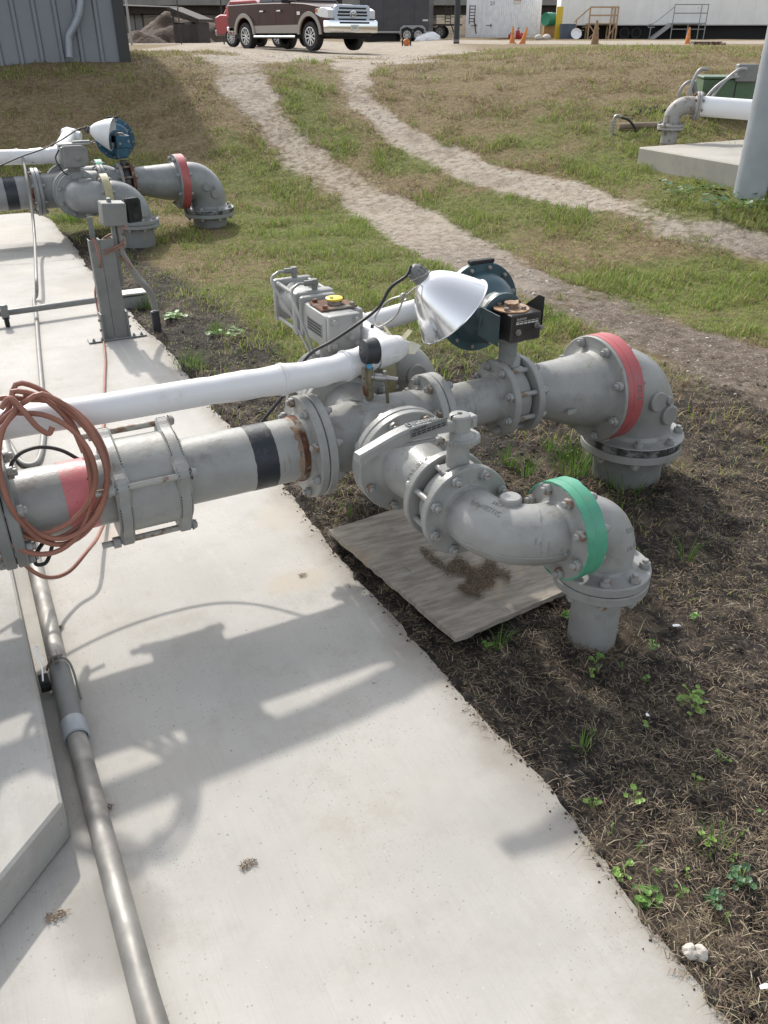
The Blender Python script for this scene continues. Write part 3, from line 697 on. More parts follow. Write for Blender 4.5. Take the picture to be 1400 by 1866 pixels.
def lever_valve(root, vb, top, hub, end, label_txt=True, material='grey'):
    """notch plate, split hub and long hand lever on a valve neck"""
    T_ = V(top)
    np_ = MB(); ntooth = 34; poly = []
    for k in range(ntooth * 2):
        a = math.pi * 2 * k / (ntooth * 2); r = .061 if k % 2 else .0565; poly.append((r * math.cos(a), r * math.sin(a)))
    np_.prism(poly, -.007, .007, Matrix.Translation(T_), .0008); np_.lathe([(0, .022), (.030, .022), (.044, .006), (.044, 0)], Matrix.Translation(T_), 28)
    np_.build('notch_plate', material, vb)
    H = V(hub); e = V(end); d = (e - H); d.z = 0; d.normalize(); sdv = UP.cross(d)
    lv = MB(); lv.lathe([(0, -.026), (.026, -.026), (.030, -.022), (.030, .020), (.027, .024), (.022, .026), (0, .026)], Matrix.Translation(H), 36)
    lv.box(-.052, .0, -.017, .017, -.022, .014, frame(H, UP, d), .003)
    lv.box(-.045, -.030, -.022, .022, -.012, .006, frame(H, UP, d), .002)
    n = 14; L = (e - H).length; vs = []; fs = []
    for i in range(n + 1):
        t = i / n; p = H + d * (.012 + (L - .012) * t); z = H.z + (e.z - H.z) * t + .030 * math.sin(math.pi * t) * (1 - .2 * t) - .002
        wt = .0165 + .003 * math.sin(math.pi * t); ht = .0155 + .007 * math.sin(math.pi * min(1, t * 1.2))
        for a_, b_ in ((-wt, -ht), (-wt, ht * .35), (-wt * .72, ht * .62), (wt * .72, ht * .62), (wt, ht * .35), (wt, -ht)):
            q = p + sdv * a_; vs.append((q.x, q.y, z + b_))
    for i in range(n):
        for k in range(6): l = (k + 1) % 6; fs.append((i * 6 + k, i * 6 + l, i * 6 + 6 + l, i * 6 + 6 + k))
    fs += [tuple(range(6)), tuple(reversed(range(n * 6, n * 6 + 6)))]
    lv.add(vs, fs)
    fr = lambda t, dz, up: frame(H + d * (.012 + (L - .012) * t) + UP * ((e.z - H.z) * t + .030 * math.sin(math.pi * t) * (1 - .2 * t) + dz), up, -d)
    if label_txt: lv.text('DEZURIK', .026, .0016, fr(.36, .0120, UP + d * -.05))
    lo = lv.build('lever', material, vb, angle=28)
    MB().lathe([(0, .0262), (.008, .0262), (.008, .0268), (0, .0268)], Matrix.Translation(H), 6).box(-.001, .001, -.031, .0, -.02, .0266, frame(H + sdv * 0, UP, sdv), 0).build('keyway', 'dark', lo)
    # underside trigger
    gr = MB().tube(smooth([H + d * (L * .25) + UP * -.028, H + d * (L * .45) + UP * -.022, H + d * (L * .75) + UP * -.012, H + d * (L * .92) + UP * -.035], 5), .006, 8)
    gr.box(-.012, .012, -.010, .010, -.010, .006, frame(H + d * (L * .235) + UP * -.034, UP, d), .002)
    gr.build('latch_trigger', material, lo)
    MB().box(-.014, .014, -.011, .011, -.012, .005, frame(H + d * (L * .205) + UP * -.036, UP, d), .003).build('latch_block', 'rust', lo)
    if label_txt:
        face = frame(H + d * (L * .36) + UP * ((e.z - H.z) * .36 + .026) - sdv * -.0198, sdv, -d)
        if (face.to_3x3() @ V((0, 0, 1))).y > 0:
            face = frame(H + d * (L * .36) + UP * ((e.z - H.z) * .36 + .026) + sdv * -.0198, -sdv, -d)
        f2 = face @ Matrix.Rotation(R(3), 4, 'Z')
        pl = MB().box(-.062, .062, -.013, .013, -.0005, .0008, f2, .0002).build('name_plate', 'greydark', lo)
        tx = MB().text('DeZURIK', .0105, .0002, f2 @ Matrix.Translation((-.030, .0075, .0012)))
        for j in range(2):
            for i in range(7): tx.box(-.057 + i * .0165, -.044 + i * .0165, -.0095 + j * .0062, -.0058 + j * .0062, .0009, .0012, f2)
        tx.build('plate_print', 'ink', pl)

def piston_actuator(root, vb, c, ydir=1):
    """rack box over a valve stem with a square cylinder behind it; built along +Y"""
    c = V(c); x, y, z = c
    b = MB().cyl((x, y, z - .15), (x, y, z - .06), .040, .043, 28).build('actuator_neck', 'grey', vb)
    a = MB().box(-.062, .062, -.10, .115, -.065, .055, Matrix.Translation(c), .010, 2)
    a.box(.02, .105, -.06, .075, -.060, .052, Matrix.Translation(c), .012, 2)
    a.box(-.070, .070, .098, .128, -.070, .072, Matrix.Translation(c), .010, 2)
    ab = a.build('actuator_box', 'grey', vb)
    cp = MB().box(-.060, .060, -.128, -.1005, -.066, .060, Matrix.Translation(c), .008, 2)
    for sx in (-.042, .042):
        for sz in (-.044, .040):
            f = frame(c + V((sx, -.128, sz)), (0, -1, 0)); cp.lathe([(.013, 0), (.013, .004), (.009, .005), (.009, .012), (.005, .013), (0, .014)], f, 12)
    f = frame(c + V((.012, -.128, -.012)), (0, -1, 0)); cp.hexa(.017, 0, .010, f); cp.cyl(f @ V((0, 0, .01)), f @ V((0, 0, .032)), .009, n=4)
    cp.build('end_cover', 'grey', ab)
    rp = MB().box(-.055, .085, -.055, .065, .0565, .064, Matrix.Translation(c), .004)
    for q in ((-.035, -.04), (-.035, .05), (.068, -.04), (.068, .05)): rp.hexa(.010, .064, .074, Matrix.Translation(c + V((*q, 0))))
    rp.build('top_plate', 'rust', ab)
    MB().lathe([(0, .064), (.028, .064), (.026, .078), (0, .078)], Matrix.Translation(c + V((.018, 0, 0))), 24).build('indicator_collar', 'bolt_dark', ab)
    MB().lathe([(0, .079), (.030, .079), (.031, .081), (.031, .085), (.028, .0865), (0, .087)], Matrix.Translation(c + V((.018, 0, 0))), 28).hexa(.007, .087, .092, Matrix.Translation(c + V((.004, -.008, 0)))).build('indicator_cap', 'yellowcap', ab)
    pl = MB().box(-.0015, .0005, -.07, .06, -.030, .018, Matrix.Translation(c + V((-.0625, 0, 0)))).build('name_plate', 'greydark', ab)
    t = MB()
    for k in range(4): t.box(-.0022, -.0016, -.064, .054, -.026 + k * .011, -.020 + k * .011, Matrix.Translation(c + V((-.0625, 0, 0))))
    t.build('plate_print', 'ink', pl)
    # cylinder
    y0, y1 = .150, .37
    k = MB().cyl(c + V((0, y0 + .02, 0)), c + V((0, y1 - .02, 0)), .066, n=40).build('cylinder', 'grey', vb)
    for ya, yb in ((y0 - .020, y0 + .028), (y1 - .028, y1 + .002)):
        MB().box(-.078, .078, ya, yb, -.080, .080, Matrix.Translation(c), .012, 2).build('end_cap', 'grey', k)
    for sx in (-1, 1):
        for sz in (-1, 1): MB().cyl(c + V((sx * .064, y0, sz * .066)), c + V((sx * .064, y1, sz * .066)), .0075, n=10).build('tie_rod', 'grey', k)
    for yy, tag_ in ((y0 + .006, 0), (y1 - .014, 1)):
        p = c + V((.01, yy, .080))
        ft = MB().cyl(p, p + UP * .032, .012, n=6).cyl(p + UP * .024 + V((.004, 0, 0)), p + UP * .024 + V((-.040, 0, 0)), .0105, n=6).box(-.012, .012, -.012, .012, .014, .036, Matrix.Translation(p), .003).build('tube_fitting', 'greydark', k)
        s_ = p + UP * .024 + V((-.04, 0, 0))
        MB().tube(smooth([s_, s_ + V((-.03, -.004, -.002)), s_ + V((-.062, -.03, -.03)), s_ + V((-.062 + .02 * tag_, -.14 - .02 * tag_, -.12)), V((x - .062 + .014 * (1 - tag_), y - .02 - .02 * tag_, z - .17)), V((x - .02 + .02 * (1 - tag_), y - .09, z - .29))], 8), .0052, 10).build('air_tube', 'grey', k)

def diaphragm_actuator(root, vb, c, dy, rdisc, body, boxmat, style):
    """square bracket box on the stem, round diaphragm casing behind it (axis along Y)"""
    c = V(c); T_ = Matrix.Translation(c)
    MB().cyl(c + V((0, 0, -.15)), c + V((0, 0, -.052)), .030, .034, 28).lathe([(0, -.062), (.052, -.062), (.055, -.058), (.055, -.050), (0, -.050)], T_, 28).cyl(c + V((0, 0, -.135)), c + V((0, 0, -.118)), .0325, n=28).build('valve_stem', 'greydark', vb)
    hw = .078
    bx = MB().box(-hw + .03, hw, -.075, .075, -.050, .046, T_, .004)
    ab = bx.build('actuator_box', boxmat, vb)
    MB().box(-hw - .010, -hw - .006, -.068, .068, -.058, .048, T_ @ Matrix.Rotation(R(-3), 4, 'Z'), .001).box(-hw - .008, -hw + .032, .055, .068, -.058, .046, T_, .002).build('side_shield', 'teal' if style == 'teal' else body, ab)
    MB().prism([(-.06, .0), (.075, 0), (.075, -.115), (.045, -.115), (-.06, -.04)], 0, .003, frame(c + V((hw + .001, 0, -.02)), (1, 0, 0), (0, -1, 0))).build('skirt_plate', 'dark' if style == 'teal' else body, ab)
    tp = MB().lathe([(0, .0465), (.062, .0465), (.062, .0505), (0, .0505)], T_, 40)
    tpo = tp.build('top_plate', 'rustplate' if style == 'teal' else body, ab)
    for k in range(4): a = .6 + k * math.pi / 2; MB().hexa(.0095, .0505, .0605, Matrix.Translation(c + V((.045 * math.cos(a), .045 * math.sin(a), 0)))).build('bolt', 'bolt_dark', tpo)
    MB().lathe([(0, .0505), (.024, .0505), (.023, .064), (0, .064)], T_, 28).build('stem_collar', 'bolt_dark', tpo)
    MB().lathe([(0, .0645), (.025, .0645), (.025, .069), (0, .069)], T_, 28).prism([(.0, -.006), (.045, .002), (.045, .006), (0, .008)], .0645, .0675, T_ @ Matrix.Rotation(.3, 4, 'Z')).build('position_indicator', 'rustplate' if style == 'teal' else 'bolt', tpo)
    fp = frame(c + V((.016, -.0755, .0)), (0, -1, 0), (1, 0, 0)); pr = MB()
    if style == 'teal':
        pl = MB().box(-.050, .050, .010, .038, .0003, .0014, fp, .0003).build('name_plate', 'darkbox', ab)
        pr.text('DeZURIK', .010, .0002, fp @ Matrix.Translation((-.024, .031, .0018)))
        for i in range(6): pr.box(-.046 + i * .0158, -.033 + i * .0158, .013, .018, .0015, .0019, fp); pr.box(-.046 + i * .0158, -.033 + i * .0158, .0215, .0235, .0015, .0019, fp)
        pr.build('plate_print', 'label', pl)
    bb = MB(); bb.hexa(.012, 0, .008, fp @ Matrix.Translation((-.036, -.014, 0))); bb.hexa(.012, 0, .008, fp @ Matrix.Translation((.040, .002, 0))); bb.cyl(fp @ V((.040, .002, .008)), fp @ V((.040, .002, .036)), .0065, n=10); bb.cyl(fp @ V((-.036, -.014, .008)), fp @ V((-.036, -.014, .014)), .006, n=10)
    bb.build('stop_bolts', 'bolt_dark' if style == 'teal' else 'bolt', ab)
    if style != 'teal':
        MB().prism([(-.055, -.05), (.055, -.05), (.042, -.135), (-.042, -.135)], -.03, .06, frame(c + V((0, -.03, .0)), (0, 1, 0), (-1, 0, 0)), .004).build('lower_housing', body, ab)
    # casing
    fd = frame(c + V((0, dy, .0)), (0, 1, 0), (1, 0, 0)); r = rdisc
    cas = MB().lathe([(.0, -.165), (.066, -.165), (.088, -.160), (.088, -.148), (.080, -.144), (.080, -.105), (.088, -.095), (r * .64, -.085), (r * .74, -.065), (r * .80, -.035), (r * .82, -.012), (r - .002, -.010), (r, -.008), (r, .008), (r - .002, .010), (r * .82, .012), (r * .78, .030), (r * .5, .05), (0, .055)], fd, 64)
    co = cas.build('diaphragm_casing', body, vb)
    rim = MB()
    rim.lathe([(r - .03, -.0125), (r + .001, -.0125), (r + .0035, -.009), (r + .0035, .009), (r + .001, .0125), (r - .03, .0125)], fd, 64)
    rim.build('casing_rim', 'teal' if style == 'teal' else body, co)
    for k in range(12):
        a = k * math.pi / 6 + .2; f = fd @ Matrix.Translation((r * .91 * math.cos(a), r * .91 * math.sin(a), 0)); inst(bolt_mesh(.0048, .0245, .004, 'bolt'), 'bolt', f, co)
    MB().box(-.05, .05, -.016, .012, r - .002, r + .012, frame(c + V((0, dy, 0)), UP, (1, 0, 0)), .003).build('lifting_lug', 'dark', co)
    if style == 'teal':
        lf = frame(c + V((0, dy - .122, 0)), (-.55, 0, .83), (0, 1, 0)); lm = MB(); n = 8
        v = []; fs = []
        for i in range(n + 1):
            a = -.55 + 1.1 * i / n
            for yy in (-.018, .018): v.append((yy, -.0812 * math.sin(a), .0812 * math.cos(a)))
        for i in range(n): fs.append((2 * i, 2 * i + 1, 2 * i + 3, 2 * i + 2))
        lm.add(v, fs, lf).build('label', 'label', co)

def header(origin, P):
    gm = P['paint']; root = thing('pipe_header', P['label'], 'pipe header', origin, 'pipe headers beside the concrete walkway')
    Y, z = P['Y'], P['z']; xm = P['xm']; xt = P['xt']; xb = P['xb']; rM = P['rM']; RM = P['RM']; bcM = P['bcM']
    sp = MB().tube([(P['x0'], Y, z), (xm - .03, Y, z)], rM, 56).build('main_pipe', gm, root)
    MB().lathe([(rM + .0005, 0), (rM + .006, .004), (rM + .006, .012), (rM + .004, .02)], frame((xm - .062, Y, z), (1, 0, 0)), 48).build('weld_bead', 'rust', sp)
    ragged_ring(rM + .0006, rM - .01, xm - .078, xm - .056, frame((0, Y, z), (1, 0, 0)), 3.3, .007).build('rust_stain', 'ruststain', sp)
    for a, b, mt in P['bands']: ragged_ring(rM + .0009, rM - .01, a, b, frame((0, Y, z), (1, 0, 0)), a * 30, .0016).build('painted_band', mt, sp)
    flange(root, (xm, Y, z), (1, 0, 0), RM, P['th'], rM, 8, bcM, R(22.5), 1, gm, x=(0, 1, 0), hub=.02)
    # cross
    L = P['L']; rb = P['rb']
    cr = MB().tube([(xm + .02, Y, z), (xm + .10, Y, z), (xb, Y, z + .006), (xt - .08, Y, P['zt']), (xt - .02, Y, P['zt'])], [rM + .012, rM + .010, rM + .014, P['rT'] + .010, P['rT'] + .006], 48)
    cr.tube([(xb, Y - L, z), (xb, Y + L, z)], rM + .008, 48)
    cr.lathe([(0, .118), (.03, .118), (.034, .114), (.052, .104), (.058, .08), (.058, 0)], Matrix.Translation((xb, Y - .008, z + .006)), 32)
    if P['text']:
        cr.box(-.022, .022, -.005, .005, 0, .004, frame((xb - .055, Y + .02, z + .122), (-.05, .1, 1), (.4, -1, 0)))
        cr.lathe([(.020, 0), (.022, .003), (.022, .005), (.020, .006), (.017, .006), (.016, .002)], frame((xb + .03, Y - .092, z + .088), (0, -.75, .68)), 24)
    cr.build('pipe_cross', gm, root)
    flange(root, (xt, Y, P['zt']), (1, 0, 0), P['RT'], .028, P['rT'], 8, P['bcT'], R(22.5), 1, gm, x=(0, 1, 0))
    spl = MB().tube([(xt, Y, P['zt']), (P['xf1'] + .01, Y, P['zt'] + .004)], P['rT'], 44)
    if P['text']:
        spl.text('TYLER', .034, .002, frame((xt + .145, Y, P['zt']), (0, -.86, .5), (0, .5, .86)) , P['rT'])
        spl.text('USA', .030, .002, frame((xt + .105, Y, P['zt']), (0, -.86, .5), (0, .5, .86)), P['rT'])
    spl.build('pipe_spool', gm, root)
    zt = P['zt'] + .004; xf1, xf2 = P['xf1'], P['xf2']
    # main butterfly valve between two spaced flanges
    vb = wafer(root, ((xf1 + xf2) / 2, Y, zt), (1, 0, 0), xf2 - xf1 - .004, P['RT'] * .78, zt + P['RT'] + .02, P['vmat'], None, neck_r=.030)
    fl = []
    for xx, sg in ((xf1, -1), (xf2, 1)):
        fl += flange(root, (xx, Y, zt), (1, 0, 0), P['RT'], .027, P['rT'], 0, .1, 0, sg, P['vfmat'] if sg > 0 else gm, dual=False, hub=.03)
    me = bolt_mesh(.0095, xf2 - xf1 + .056, .010, 'bolt' if gm == 'grey' else 'bolt_dark')
    for k in range(8):
        a = R(22.5) + k * math.pi / 4; inst(me, 'bolt', frame(((xf1 + xf2) / 2, Y + P['bcT'] * math.cos(a), zt + P['bcT'] * math.sin(a)), (1, 0, 0)), fl[0])
    # eccentric reducer
    xr = P['xr']; zr = P['zr']; rR = P['rR']; n = 12; pts = []; rs = []
    for i in range(n + 1):
        t = i / n; e = t * t * (3 - 2 * t); pts.append((xf2 + .02 + (xr - xf2 - .04) * t, Y, zt + (zr - zt) * e)); rs.append(P['rT'] + .012 + (rR - P['rT'] - .012) * e)
    MB().tube(pts, rs, 48).box(-.02, .02, -.003, .003, -.008, .008, frame((xf2 + .16, Y - .128, zr - .01), (0, 0, 1))).build('reducer', gm, root)
    RR = P['RR']; fr = flange(root, (xr, Y, zr), (1, 0, 0), RR, P['thR'], rR, 8 if not P.get('nR') else P['nR'], RR * .885, R(22.5), 1, gm, x=(0, 1, 0), rb=.011)
    band(fr[0], (xr, Y, zr), (1, 0, 0), RR, -P['thR'] * .72, P['thR'] + .003, 'red')
    xe = P['xe']; ze = P['ze']; k = rR * .2
    tx = []; bo = []
    e0 = V((xe, Y, zr)); c_ = e0 + V((-.16, 0, -.16))
    for a in ((-.055, -.045), (.018, -.115)): bo.append((V((xe + a[0], Y, zr + a[1])), (.05, -1, .05), .040, rR + .018))
    bo.append((V((xe + .012, Y, zr - .05)), (.1, -1, 0), .017, rR + .006))
    if P['text']:
        tx = [('USA', .030, frame((xe + .0, Y, ze + .055), (-.25, -.97, 0), (.97, -.25, 0)), rR * 1.02), ('10 90', .028, frame((xe + .0, Y, ze + .058), (.55, -.83, 0), (.83, .55, 0)), rR * 1.02)]
    elbow(root, (xr + .02, Y, zr), (xe, Y, zr), (xe, Y, ze), min(.17, zr - ze - .02), rR, gm, bo, tx)
    g = flange(root, (xe, Y, ze - P['thR'] - .002), (0, 0, 1), RR, P['thR'] * .85, rR, 8, RR * .885, R(10), 1, gm, rb=.011, boltmat='bolt')
    if P['text']:
        MB().lathe([(RR - .004, .002), (RR + .0006, .003), (RR + .0006, P['thR'] * .8), (RR - .004, P['thR'] * .84)], frame((xe, Y, ze - P['thR'] - .002), (0, 0, 1)), 64).build('worn_rim', M['wornrim'], g[1])
        MB().text('125', .024, .002, frame((xe, Y, ze - P['thR'] * .55), (.10, -1, 0), (1, .1, 0)), RR).text('E 125', .026, .002, frame((xr + .024, Y, zr), (0, -.97, .22), (0, .22, .97)), RR + .0015).build('cast_lettering', 'greydark', g[1])
    else:
        MB().lathe([(RR - .004, .002), (RR + .0006, .003), (RR + .0006, P['thR'] * .8), (RR - .004, P['thR'] * .84)], frame((xe, Y, ze - P['thR'] - .002), (0, 0, 1)), 64).build('worn_rim', M['wornrim'], g[1])
    MB().tube([(xe, Y, -.15), (xe, Y, ze - P['thR'])], rR * .97, 48).build('riser_pipe', 'greydark', root)
    # side branches
    for B in P['branches']: branch(root, P, B, gm)
    return root, vb
M['ruststain'] = mat('rust_bleed', (.21, .145, .095), .6, vary=(14, .25), layers=[(20, .45, .6, (.25, .235, .21)), (32, .58, .66, (.13, .06, .03))])
M['wornrim'] = mat('worn_black_rim', (.17, .175, .168), .55, layers=[(16, .42, .56, (.022, .022, .022))])

def branch(root, P, B, gm):
    Y, xb, z, s = P['Y'], P['xb'], P['z'], B['s']; L = P['L']
    r, Rf, bc = B['r'], B['R'], B['bc']; yj = Y + s * L
    flange(root, (xb, yj, z), (0, 1, 0), P['RM'], P['th'], P['rM'], 8, P['bcM'], R(22.5), 1, gm, x=(1, 0, 0), hub=.02)
    f1, f2 = B['f1'], B['f2']                       # inner faces of the two flanges that squeeze the valve
    rd = MB().tube([(xb, yj, z), (xb, yj + (f1 - yj) * .3, z), (xb, yj + (f1 - yj) * .75, z), (xb, f1, z)], [P['rM'], P['rM'] * .98, r + .004, r], 44)
    if B.get('text'):
        fr_ = frame((xb, yj + (f1 - yj) * .62, z), (-.72, 0, .69), (0, s, 0))
        fr_ = frame((xb, yj + (f1 - yj) * .66, z), (-.72, 0, .69), (.69, 0, .72))
        rd.text('TYLER', .026, .002, fr_, r + .008); rd.text('USA', .022, .002, frame((xb, yj + (f1 - yj) * .46, z), (-.80, 0, .6), (.6, 0, .8)), r + .013)
    rd.build('reducer', gm, root)
    fa = flange(root, (xb, f1, z), (0, 1, 0), Rf, .028, r, 0, bc, 0, -s, gm, dual=False, hub=.02)
    fb = flange(root, (xb, f2, z), (0, 1, 0), Rf, .028, r, 0, bc, 0, s, gm, dual=False, hub=.03)
    me = bolt_mesh(.0092, abs(f1 - f2) + .056, .012, 'bolt')
    for k in range(8):
        a = R(22.5) + k * math.pi / 4; inst(me, 'bolt', frame((xb + bc * math.cos(a), (f1 + f2) / 2, z + bc * math.sin(a)), (0, 1, 0)) @ Matrix.Rotation(random.random() * 6, 4, 'Z'), fb[0])
    vb = wafer(root, (xb, (f1 + f2) / 2, z), (0, 1, 0), abs(f1 - f2) - .012, Rf * .80, B['neck'], gm, None, neck_r=.031)
    B['top'](root, vb, V((xb, (f1 + f2) / 2, B['neck'])))
    # bend towards +X
    ye = B['ye']; xj = B['xj']; bo = []; tx = []
    if B.get('text'):
        bo = [(V((xb + .052, ye - s * .072, z)), (0, 0, 1), .030, r + .020), (V((xb + .06, ye - s * .06, z)), (0, 0, -1), .030, r + .012)]
        tx = [('DOMESTIC', .021, frame((xb - .020, ye - s * .085, z + r * .93), (-.28, -.28, .92), (.40, -.92, -.15)), None), ('90-1', .019, frame((xb + .012, ye - s * .075, z + r * 1.005), (-.05, -.1, 1), (.40, -.92, 0)), None), ('TYLER', .024, frame((xb + .115, ye, z), (0, -.30, .95), (1, 0, 0)), r * 1.02)]
    elif s < 0: bo = [(V((xb + .05, ye + .08, z)), (0, 0, 1), .055, r + .018), (V((xb + .05, ye + .08, z)), (0, 0, -1), .05, r + .018)]
    eb = elbow(root, (xb, f2 + s * .02, z), (xb, ye, z), (xj - .02, ye, z), B['rho'], r * 1.03, gm, bo, tx)
    if B.get('text'):
        c = V((xb + B['rho'], ye + B['rho'], z)); q = []
        for i in range(16):
            a = math.pi + math.pi / 2 * i / 15; rr = B['rho'] + r * 1.03 * .985; q.append(c + V((rr * math.cos(a), rr * math.sin(a), -.025)))
        MB().tube(q, .0022, 6).build('mould_seam', gm, eb)
    fj = flange(root, (xj, ye, z), (1, 0, 0), Rf, .029, r, 8, bc, R(22.5), 1, gm, x=(0, 1, 0))
    band(fj[0], (xj, ye, z), (1, 0, 0), Rf, -.031, .031, B['band'])
    xe, ze = B['xe'], B['ze']; bo = []; tx = []
    if B['boss']:
        bo = [(V((xe - .05 * B['k'], ye, z - .04 * B['k'])), (.05, -1, .1), .045 * B['k'], r + .018), (V((xe + .03 * B['k'], ye, z - .11 * B['k'])), (.05, -1, .1), .042 * B['k'], r + .018)]
        tx = [('TYLER', .030, frame((xe - .06, ye, z), (0, -.60, .8), (1, 0, .0)), r * 1.03)]
    elif B.get('text'):
        tx = [('WARD', .022, frame((xe + .0, ye, z - .03), (.35, -.93, .15), (.93, .3, -.2)), None), ('USA 6', .022, frame((xe + .005, ye, z - .075), (.30, -.95, .0), (.95, .30, -.1)), None)]
        for i in range(len(tx)):
            t_, s_, f_, _ = tx[i]; n_ = f_.to_3x3() @ V((0, 0, 1)); tx[i] = (t_, s_, Matrix.Translation(n_ * (r * .985)) @ f_, None)
    elbow(root, (xj + .02, ye, z), (xe, ye, z), (xe, ye, ze), B['rho2'], r * 1.03, gm, bo, tx)
    flange(root, (xe, ye, ze - .032), (0, 0, 1), Rf, .030, r, 8, bc, R(8), 1, gm, rb=.0098)
    MB().tube([(xe, ye, -.15), (xe, ye, ze - .03)], B['rr'], 44).build('riser_pipe', gm if B.get('text') else 'greydark', root)

def top_lever(root, vb, t): lever_valve(root, vb, t, t + UP * .045, t + V((-.335, -.045, .035)))
def top_lever_far(root, vb, t): lever_valve(root, vb, t, t + UP * .045, t + V((-.30, .05, .03)), False, 'greyfar')
def top_piston(root, vb, t): piston_actuator(root, vb, t + V((0, 0, .135)))
def top_box(root, vb, t):
    c = t + V((0, .0, .10)); T_ = Matrix.Translation(c)
    a = MB().cyl(t - UP * .06, t + UP * .03, .045, .06, 24).box(-.095, .075, -.085, .10, -.075, .075, T_, .012, 2).build('actuator_box', 'greydark', vb)
    p = MB().prism([(-.11, -.085), (.05, -.085), (.095, -.05), (.095, .06), (.06, .085), (-.10, .085)], 0, .05, frame(c + V((.02, -.086, 0)), (0, -1, 0), (1, 0, 0)), .008)
    for q in ((-.085, .06), (.06, .06), (-.085, -.065), (.045, -.065)): p.hexa(.010, .05, .058, frame(c + V((.02, -.086, 0)), (0, -1, 0), (1, 0, 0)) @ Matrix.Translation((*q, 0)))
    p.lathe([(0, .062), (.012, .062), (.024, .055), (.026, .05)], frame(c + V((.03, -.086, -.01)), (0, -1, 0)), 20)
    p.build('end_cover', 'greydark', a)
    MB().box(-.10, .16, -.05, .09, .077, .092, T_, .003).box(.02, .17, -.02, .04, .093, .108, T_, .003).build('top_plate', 'greyfar', a)
    MB().tube(smooth([c + V((-.10, -.03, .05)), c + V((-.14, -.05, -.02)), c + V((-.10, -.08, -.12)), c + V((-.07, -.09, -.14))], 5), .006, 8).build('air_tube', 'black', a)

NEAR = dict(label='grey pipe header in the foreground with green, red and yellow painted flanges', paint='grey', Y=2.31, z=.425, x0=-.02, xm=.912, xt=1.372, xb=1.14, rM=.1045, RM=.170, bcM=.149, th=.029,
    L=.229, rb=.1, rT=.083, RT=.139, bcT=.118, zt=.452, xf1=1.665, xf2=1.738, xr=2.125, zr=.412, rR=.146, RR=.205, thR=.040, xe=2.345, ze=.195, vmat='grey', vfmat='grey', text=True,
    bands=[(.128, .208, 'pink'), (.690, .765, 'black_band')],
    branches=[dict(s=-1, r=.080, R=.139, bc=.1185, f1=1.800, f2=1.728, neck=.632, ye=1.500, xj=1.328, rho=.150, band='green', boss=False, k=1, xe=1.492, ze=.262, rho2=.125, rr=.0735, text=True, top=top_lever),
              dict(s=1, r=.112, R=.165, bc=.145, f1=2.605, f2=2.67, neck=.585, ye=2.90, xj=1.43, rho=.17, band='yellow_band', boss=True, k=1.05, xe=1.625, ze=.215, rho2=.165, rr=.105, top=top_piston)])
h1, vb1 = header((1.14, 2.31, 0), NEAR)
diaphragm_actuator(h1, vb1, (1.682, 2.31, .735), .205, .160, 'teal', 'darkbox', 'teal')
gauge(h1, (1.128, 2.302, .535), RT * .82 + HD * .42 - UP * .05)

# ---- bolted coupling on the main pipe
def coupling(root, Y, z, xa, xb_, rM):
    MBs = MB().lathe([(rM, 0), (rM + .030, 0), (rM + .037, .008), (rM + .037, xb_ - xa - .008), (rM + .030, xb_ - xa), (rM, xb_ - xa)], frame((xa, Y, z), (1, 0, 0)), 56)
    sl = MBs.build('coupling_sleeve', 'grey', root)
    for x_, sg in ((xa - .024, -1), (xb_ - .020, 1)):
        poly = []
        for k in range(96):
            a = 2 * math.pi * k / 96; b = (a + R(24)) / (math.pi / 2); b = abs(b - round(b)) * 90
            poly.append(((rM + .044 + .032 * math.exp(-(b / 10.) ** 2)) * math.cos(a), (rM + .044 + .032 * math.exp(-(b / 10.) ** 2)) * math.sin(a)))
        MB().prism(poly, 0, .044, frame((x_, Y, z), (1, 0, 0), (0, -1, 0)), .008).build('follower_ring', 'grey', sl)
    for k in range(4):
        a = R(-24) + k * math.pi / 2; f = frame((0, Y, z), (1, 0, 0), (0, -1, 0)) @ Matrix.Translation(((rM + .060) * math.cos(a), (rM + .060) * math.sin(a), 0))
        m = MB().cyl(f @ V((0, 0, xa - .078)), f @ V((0, 0, xb_ + .03)), .0098, n=14); m.build('coupling_bolt', 'rod', sl)
        MB().hexa(.0185, xa - .046, xa - .0245, f).build('nut', 'bolt', sl); MB().lathe([(0, xb_ + .042), (.013, xb_ + .038), (.018, xb_ + .024)], f, 16).build('bolt_head', 'bolt', sl)
coupling(h1, 2.31, .425, .280, .452, .1045)
# flange at the frame's left edge; unseen valve body added to shade the pad
flange(h1, (-.035, 2.31, .425), (1, 0, 0), .170, .03, .1045, 8, .149, R(22.5), 1, 'greydark', x=(0, 1, 0), hub=.02, rb=.011)
MB().tube([(-.05, 2.31, .425), (-.16, 2.31, .425), (-.30, 2.31, .43), (-.46, 2.31, .425), (-.62, 2.31, .425)], [.108, .115, .19, .13, .11], 40).cyl((-.30, 2.31, .45), (-.30, 2.31, .72), .085, n=28).lathe([(0, .03), (.13, .03), (.14, .02), (.14, 0), (0, 0)], Matrix.Translation((-.30, 2.31, .70)), 28).build('added_valve_body', 'greydark', h1)
MB().tube([(-.6, 2.31, .425), (-3.2, 2.31, .425)], .1045, 40).build('supply_pipe', 'greydark', h1)

